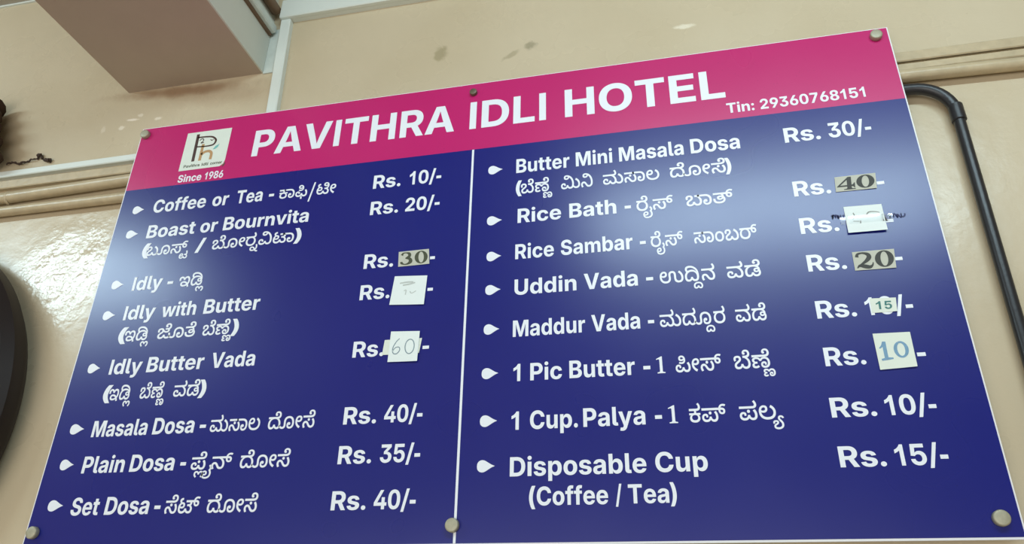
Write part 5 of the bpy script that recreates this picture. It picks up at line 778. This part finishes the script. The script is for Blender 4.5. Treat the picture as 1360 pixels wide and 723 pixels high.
SERIF_ONE = [(330, 0), (670, 0), (670, 40), (580, 60), (560, 90), (560, 760), (520, 760), (300, 650), (310, 615), (400, 640), (440, 610), (440, 90), (420, 60), (330, 40)]
NAMES = {'H': 'title_text', 'S': 'founding_year_text', 'T': 'registration_text'}
for key, z, cap, segs in ROWS:
    lat, kan = MB(), MB()
    name = NAMES.get(key) or ('price_text' if key[0] in 'PQ' else 'item_text')
    for t, x0, x1 in segs:
        if t.startswith('K:'):
            word(kan, ['k_' + k for k in t[2:].split()], x0 / 1000, x1 / 1000, z / 1000, 0.0300, YT, YB)
        elif t == 's1':
            lo, hi = 300, 670
            kan.plate([[((x0 + (x - lo) / (hi - lo) * (x1 - x0)) / 1000, (z + h * 0.0290) / 1000) for x, h in SERIF_ONE]], YT, YB)
        elif key.endswith('k') and t in '()/':
            word(kan, [t], x0 / 1000, x1 / 1000, z / 1000, 0.0300, YT, YB)
        elif key == 'H' or key[0] in 'PQ':
            m = MB()
            set_row(m, list(t), x0, x1, z, cap, YT, YB)
            m.build('price_dash' if t == '-' else name, 'letter', sign)
        else:
            set_row(lat, list(t), x0, x1, z, cap, YT, YB)
    if lat.v: lat.build(name, 'letter', sign)
    if kan.v: kan.build('kannada_text', 'letter', sign)

DROP = [(0.0, 0.02), (0.03, 0.26), (0.13, 0.43), (0.27, 0.5), (0.42, 0.47), (0.58, 0.34), (0.74, 0.19), (0.88, 0.08), (1.0, 0.01)]
for key, x0, x1, zc in BULLETS:
    top = smooth_line(DROP, 3)
    w, h = (x1 - x0) / 1000, 0.0150
    out = [(x0 / 1000 + a * w, zc / 1000 + b * h) for a, b in top] + [(x0 / 1000 + a * w, zc / 1000 - b * h) for a, b in reversed(top)]
    MB().plate([out], YT, YB).build('bullet', 'letter', sign)

# logo tile on the header
def q(*P): return [(x / 1000, z / 1000) for x, z in P]
logo = MB().plate([q((93.5, -22.5), (178.0, -22.5), (178.0, -88), (176, -96), (170, -100.5), (93.5, -101.0))], YT, YB).build('logo_tile', 'logo_white', sign)
YL = YT - 0.0002
m = MB()
brush(m, [(115.0 / 1000, -0.0275, 0.0055), (0.1165, -0.0840, 0.0055)], YL, YT)
brush(m, [(x / 1000, z / 1000, w / 1000) for x, z, w in ((115, -34.5, 3), (130, -34.8, 3), (143, -36.6, 3.2), (150.5, -42, 3.6), (152, -47.5, 3.6), (148, -53.8, 3.2), (134, -55.2, 2.6), (117, -54, 2.6))], YL, YT)
brush(m, [(x / 1000, z / 1000, 0.0016) for x, z in ((120.5, -41.5), (123.5, -38.3), (127.5, -39.5), (127.3, -43.5), (124.0, -47.0), (129.5, -46.4))], YL, YT)
brush(m, [(x / 1000, z / 1000, 0.0015) for x, z in ((141.3, -41.9), (144.2, -44.2), (147.0, -42.4))], YL, YT)
tag(m.build('logo_letter', 'logo_brown', logo), 'dark brown letter P of the logo')
m = MB()
brush(m, [(0.1292, -0.0500, 0.0052), (0.1292, -0.0840, 0.0052)], YL, YT)
brush(m, [(x / 1000, z / 1000, 0.0050) for x, z in ((130, -72), (135.5, -67.2), (143.5, -66.4), (148.6, -70.5), (149.4, -77), (149.2, -84))], YL, YT)
tag(m.build('logo_letter', 'logo_tan', logo), 'tan letter h of the logo')
m = MB()
m.plate([q((150.2, -63.5), (153.5, -57.5), (160.5, -53.6), (158.5, -60.0), (154, -63.5))], YL, YT)
tag(m.build('logo_leaf', 'logo_teal', logo), 'small teal leaf of the logo')
m = MB()
for t, a, b in (('Pavithra', 101.5, 131.5), ('Idli', 135.5, 147.5), ('corner', 151.5, 173.5)):
    set_row(m, list(t), a, b, -95.4, 5.6, YL, YT)
tag(m.build('logo_text', 'logo_green', logo), 'tiny dark green lettering under the logo')
m = MB()
brush(m, [(0.1752, -0.1015, 0.0012), (0.1772, -0.0985, 0.0022), (0.1790, -0.0940, 0.0010)], YL, YB)
m.build('logo_corner_mark', 'logo_green', logo)

# screws with spacers through the board
for x, z, R, mat in ((9.5, -14.5, 8.0, 'screw'), (604.8, -18.6, 6.0, 'screw_dark'), (1203.2, -14.2, 8.2, 'screw'),
                     (13.0, -681.0, 8.2, 'screw'), (605.6, -680.2, 8.4, 'screw'), (1200.8, -682.0, 8.4, 'screw')):
    x, z, R = x / 1000, z / 1000, R / 1000
    h = 0.0075 if mat == 'screw' else 0.006
    s_ = MB().lathe(x, z, [(R * 0.94, YB), (R, YB - 0.0006), (R, YB - h + 0.0014), (R * 0.93, YB - h + 0.0004), (R * 0.8, YB - h), (R * 0.3, YB - h - 0.0002)], 36).build('screw_cap', mat, sign)
    MB().lathe(x, z, [(R * 0.8, -0.0012), (R * 0.8, YP + 0.005)], 24).build('spacer', mat, s_)

# ------------------------------------------------------------------ paper price slips stuck on the board
def slip(name, corners, mat, label, yf, tilt=0.0, group=None, wave=0.0006):
    """paper in four corners (mm, clockwise from top left), front at yf; tilt lifts its lower edge off the board"""
    n = 6
    A, B, C, D = [Vector((x / 1000, 0, z / 1000)) for x, z in corners]
    mid = (A + B + C + D) / 4
    H = abs(((A + B) / 2 - (C + D) / 2).z)
    def pt(u, v):
        p = (A * (1 - u) + B * u) * (1 - v) + (D * (1 - u) + C * u) * v
        y = yf - math.tan(math.radians(tilt)) * H * v - wave * (0.5 + 0.5 * math.sin(5 * u + 3 * v)) * (u * v)
        return Vector((p.x, y, p.z))
    vs, fs = [], []
    for off in (0.0, 0.00015):
        for j in range(n + 1):
            for i in range(n + 1):
                p = pt(i / n, j / n)
                vs.append((p.x, p.y + off, p.z))
    k = (n + 1) ** 2
    for j in range(n):
        for i in range(n):
            a = j * (n + 1) + i
            fs.append((a, a + n + 1, a + n + 2, a + 1))
            fs.append((k + a, k + a + 1, k + a + n + 2, k + a + n + 1))
    rim = [i for i in range(n + 1)] + [j * (n + 1) + n for j in range(1, n + 1)] + [n * (n + 1) + i for i in range(n - 1, -1, -1)] + [j * (n + 1) for j in range(n - 1, 0, -1)]
    for a, b in zip(rim, rim[1:] + rim[:1]):
        fs.append((a, b, k + b, k + a))
    o = MB().add(vs, fs).build(name, mat, None, (mid.x, yf, min(C.z, D.z)))
    tag(o, label, 'price slip', group)
    def place(u, v, lift=0.0002):
        p = pt(u, v)
        return (p.x, p.y - lift, p.z)
    return o, place

def draw(slip_, loops_list, mat, name, label=None):
    """ink lying on a slip: each item is a list of loops in slip coordinates (u right, v down, 0..1)"""
    o, place = slip_
    m = MB()
    for loops in loops_list:
        pts, tris = fill([[(u, -v) for u, v in L] for L in loops], 50.0)
        n = len(pts)
        vs = [place(u, -v, 0.00022) for u, v in pts] + [place(u, -v, 0.0001) for u, v in pts]
        fs = list(tris) + [tuple(i + n for i in f[::-1]) for f in tris]
        o_ = 2 * n
        for L in loops:
            k = len(L)
            vs += [place(u, v, 0.00022) for u, v in L] + [place(u, v, 0.0001) for u, v in L]
            fs += [(o_ + i, o_ + (i + 1) % k, o_ + k + (i + 1) % k, o_ + k + i) for i in range(k)]
            o_ += 2 * k
        m.add(vs, fs)
    c = m.build(name, mat, o)
    if label: tag(c, label)
    return c

def stroke_loop(pts, n=5):
    """outline of a pen stroke (u, v, width)"""
    L = smooth_line(pts, n) if len(pts) > 2 else list(pts)
    l, r = [], []
    for i, (x, z, w) in enumerate(L):
        a, b = L[max(i - 1, 0)], L[min(i + 1, len(L) - 1)]
        dx, dz = b[0] - a[0], b[1] - a[1]
        d = math.hypot(dx, dz) or 1
        l.append((x - dz / d * w / 2, z + dx / d * w / 2)); r.append((x + dz / d * w / 2, z - dx / d * w / 2))
    return [l + r[::-1]]

def fat_zero(u, v, w, h, k=0.44):
    return [ellipse(u, v, w / 2, h / 2, 32), ellipse(u, v, w / 2 * k, h / 2 * 0.86, 28)]

def scaled(loops, u, v, w, h):
    return [[(u + x * w, v + (1 - z) * h) for x, z in L] for L in loops]

FAT_FOUR = [[(0.60, 1.0), (0.78, 1.0), (0.78, 0.36), (0.86, 0.40), (0.92, 0.52), (0.96, 0.52), (0.96, 0.12), (0.92, 0.12), (0.88, 0.22), (0.78, 0.25), (0.78, 0.12), (0.84, 0.07), (0.98, 0.06), (0.98, 0.0),
             (0.36, 0.0), (0.36, 0.06), (0.48, 0.07), (0.54, 0.12), (0.54, 0.25), (0.0, 0.25), (0.0, 0.30)],
            [(0.54, 0.36), (0.54, 0.78), (0.17, 0.36)]]
FAT_TWO = stroke_loop([(0.10, 0.72, 0.20), (0.16, 0.90, 0.14), (0.42, 0.96, 0.10), (0.70, 0.86, 0.20), (0.76, 0.68, 0.26), (0.60, 0.48, 0.20), (0.34, 0.30, 0.12), (0.10, 0.14, 0.08)])
FAT_TWO2 = stroke_loop([(0.04, 0.06, 0.05), (0.20, 0.20, 0.16), (0.48, 0.14, 0.24), (0.74, 0.09, 0.20), (0.90, 0.20, 0.10), (0.95, 0.36, 0.05)])
FAT_THREE = stroke_loop([(0.12, 0.78, 0.20), (0.22, 0.93, 0.12), (0.46, 0.96, 0.08), (0.70, 0.86, 0.22), (0.70, 0.66, 0.22), (0.42, 0.53, 0.07)])
FAT_THREE2 = stroke_loop([(0.40, 0.53, 0.07), (0.72, 0.46, 0.22), (0.80, 0.24, 0.28), (0.58, 0.07, 0.14), (0.32, 0.05, 0.08), (0.12, 0.16, 0.18), (0.10, 0.26, 0.18)])

YS = YT - 0.0004
s = slip('price_slip', [(502.9, -296.2), (549.0, -295.5), (551.4, -320.3), (504.0, -320.5)], 'paper_grey', 'small slip with fat printed 30, third price of the left column', YS)
draw(s, [scaled(FAT_THREE, 0.06, 0.08, 0.42, 0.84), scaled(FAT_THREE2, 0.06, 0.08, 0.42, 0.84)], 'ink_olive', 'printed_digit')
draw(s, [fat_zero(0.74, 0.50, 0.42, 0.84, 0.42)], 'ink_olive', 'printed_digit')

s = slip('price_slip', [(500.4, -335.5), (549.5, -338.5), (548.0, -384.0), (496.5, -380.5)], 'paper', 'blank looking white slip with faint pencil marks, left column under the 30', YS, 1.2)
draw(s, [stroke_loop([(0.20, 0.26, 0.05), (0.42, 0.22, 0.05), (0.60, 0.22, 0.05)]), stroke_loop([(0.30, 0.33, 0.05), (0.50, 0.29, 0.05), (0.66, 0.24, 0.04)])], 'pencil', 'pencil_mark')
draw(s, [stroke_loop([(0.36, 0.53, 0.03), (0.42, 0.50, 0.03), (0.42, 0.66, 0.03)]), stroke_loop([(0.54, 0.54, 0.03), (0.60, 0.61, 0.03), (0.72, 0.53, 0.03)])], 'pencil', 'pencil_mark')

s = slip('price_slip', [(494.6, -433.2), (548.6, -433.8), (546.0, -455.5), (492.6, -455.0)], 'paper_cream', 'older cream slip sticking out behind the handwritten 60 slip', YS, 0.0)
s = slip('price_slip', [(503.1, -421.5), (545.0, -423.7), (544.7, -467.4), (502.2, -466.2)], 'paper', 'white slip with handwritten 60, fifth price of the left column', YS - 0.0010, 0.6)
draw(s, [stroke_loop([(0.33, 0.24, 0.022), (0.22, 0.36, 0.028), (0.13, 0.56, 0.03), (0.16, 0.72, 0.03), (0.28, 0.74, 0.03), (0.37, 0.63, 0.03), (0.34, 0.53, 0.028), (0.22, 0.54, 0.026), (0.13, 0.66, 0.022)])], 'ink_pen', 'handwritten_digit')
zz = [(0.70 + 0.155 * math.cos(t), 0.51 + 0.24 * math.sin(t), 0.03) for t in [-1.9 + 2 * math.pi * k / 12 for k in range(13)]]
draw(s, [stroke_loop(zz, 3)], 'ink_pen', 'handwritten_digit')

s = slip('price_slip', [(1109.5, -244.4), (1160.2, -243.7), (1157.8, -267.4), (1107.6, -267.2)], 'paper_grey', 'grey slip with fat printed 40, second price of the right column', YS)
draw(s, [scaled(FAT_FOUR, 0.04, 0.08, 0.46, 0.84)], 'ink_black', 'printed_digit')
draw(s, [fat_zero(0.74, 0.48, 0.44, 0.86, 0.40)], 'ink_black', 'printed_digit')

s = slip('price_slip', [(1112.8, -290.8), (1158.6, -291.6), (1158.2, -330.8), (1111.9, -330.5)], 'paper', 'white slip under clear tape with a crossed out number, third right price', YS, 3.0)
draw(s, [stroke_loop([(0.22, 0.26, 0.03), (0.24, 0.40, 0.03), (0.18, 0.50, 0.025)]), stroke_loop([(0.18, 0.58, 0.02), (0.34, 0.60, 0.02)]), stroke_loop([(0.37, 0.58, 0.03), (0.36, 0.68, 0.04)])], 'pencil_dark', 'pencil_mark')
draw(s, [stroke_loop([(0.56, 0.36, 0.03), (0.64, 0.27, 0.04), (0.80, 0.28, 0.03), (0.90, 0.32, 0.02)])], 'pencil_dark', 'pencil_mark')
ys = YS - 0.0002
m = MB()
n = 40
TA, TB, TC, TD = (1105.5, -306.4), (1168.5, -306.8), (1168.5, -318.0), (1105.5, -317.4)
vs, fs = [], []
def tape_y(u, v):
    on = 1.0 / (1.0 + math.exp(-(u - 0.16) * 32)) / (1.0 + math.exp((u - 0.84) * 32))
    return YT - 0.0003 - 0.0019 * on - 0.0112 * (math.tan(math.radians(0.2)) * v + math.tan(math.radians(6.6)) * v * v / 2)
for off in (0.0, 0.00008):
    for j in range(5):
        for i in range(n + 1):
            u, v = i / n, j / 4
            vs.append(((TA[0] * (1 - u) + TB[0] * u) / 1000, tape_y(u, v) + off, ((TA[1] * (1 - u) + TB[1] * u) * (1 - v) + (TD[1] * (1 - u) + TC[1] * u) * v) / 1000))
k = 5 * (n + 1)
for j in range(4):
    for i in range(n):
        a = j * (n + 1) + i
        fs.append((a, a + n + 1, a + n + 2, a + 1)); fs.append((k + a, k + a + 1, k + a + n + 2, k + a + n + 1))
o = MB().add(vs, fs, True).build('clear_tape', 'tape', None, (1.135, YS, -0.318))
tag(o, 'shiny strip of clear tape across the crossed out price slip', 'tape')
m = MB()
for x0, x1, zc in ((1096, 1110.5, -303.5), (1163, 1183, -309.5)):
    L = []
    k = 15
    for i in range(k):
        u = i / (k - 1)
        L.append(((x0 + (x1 - x0) * u + 1.2 * math.sin(i * 2.0)) / 1000, (zc + 3.4 * math.sin(i * 2.4) - 1.5 * u) / 1000, 0.0014 + 0.0005 * math.sin(i)))
    m = MB()
    brush(m, L, YB - 0.0006, YB - 0.00005, 4)
    tag(m.build('pen_scribble', 'scribble', sign), 'dark blue pen scribble beside the taped slip')


s = slip('price_slip', [(1111.6, -357.4), (1160.8, -357.4), (1158.4, -383.8), (1111.0, -383.4)], 'paper_grey', 'grey slip with fat printed 20, fourth price of the right column', YS)
draw(s, [scaled(FAT_TWO, 0.05, 0.06, 0.44, 0.88), scaled(FAT_TWO2, 0.05, 0.06, 0.44, 0.88)], 'ink_black', 'printed_digit')
draw(s, [fat_zero(0.745, 0.48, 0.45, 0.88, 0.40)], 'ink_black', 'printed_digit')

s = slip('price_slip', [(1120.6, -422.4), (1150.1, -423.4), (1148.2, -441.5), (1120.0, -441.6)], 'paper_cream', 'little cream slip with small teal 15, fifth price of the right column', YS)
def type_loops(ch, u, v, w, h):
    adv, loops = glyph_loops(ch)
    xs = [x for L in loops for x, _ in L]; zs = [z_ for L in loops for _, z_ in L]
    return [[(u + (x - min(xs)) / (max(xs) - min(xs)) * w, v + (1 - (z_ - min(zs)) / (max(zs) - min(zs))) * h) for x, z_ in L] for L in loops]
draw(s, [type_loops('1', 0.20, 0.22, 0.19, 0.56)], 'ink_teal', 'printed_digit')
draw(s, [type_loops('5', 0.53, 0.22, 0.29, 0.58)], 'ink_teal', 'printed_digit')

s = slip('price_slip', [(1115.5, -468.2), (1156.7, -468.7), (1155.8, -512.1), (1115.4, -513.8)], 'paper_cream', 'cream slip with blue handwritten 10, sixth price of the right column', YS, 1.2)
draw(s, [stroke_loop([(0.10, 0.42, 0.03), (0.18, 0.36, 0.06), (0.24, 0.28, 0.10)]), stroke_loop([(0.25, 0.24, 0.09), (0.24, 0.48, 0.10), (0.24, 0.70, 0.10)]), stroke_loop([(0.10, 0.74, 0.05), (0.26, 0.72, 0.07), (0.42, 0.72, 0.04)])], 'ink_blue', 'handwritten_digit')
zz = [(0.67 + 0.15 * math.cos(t), 0.49 + 0.21 * math.sin(t), 0.075 + 0.02 * math.cos(2 * t)) for t in [-1.9 + 2 * math.pi * k / 12 for k in range(13)]]
draw(s, [stroke_loop(zz, 3)], 'ink_blue', 'handwritten_digit')
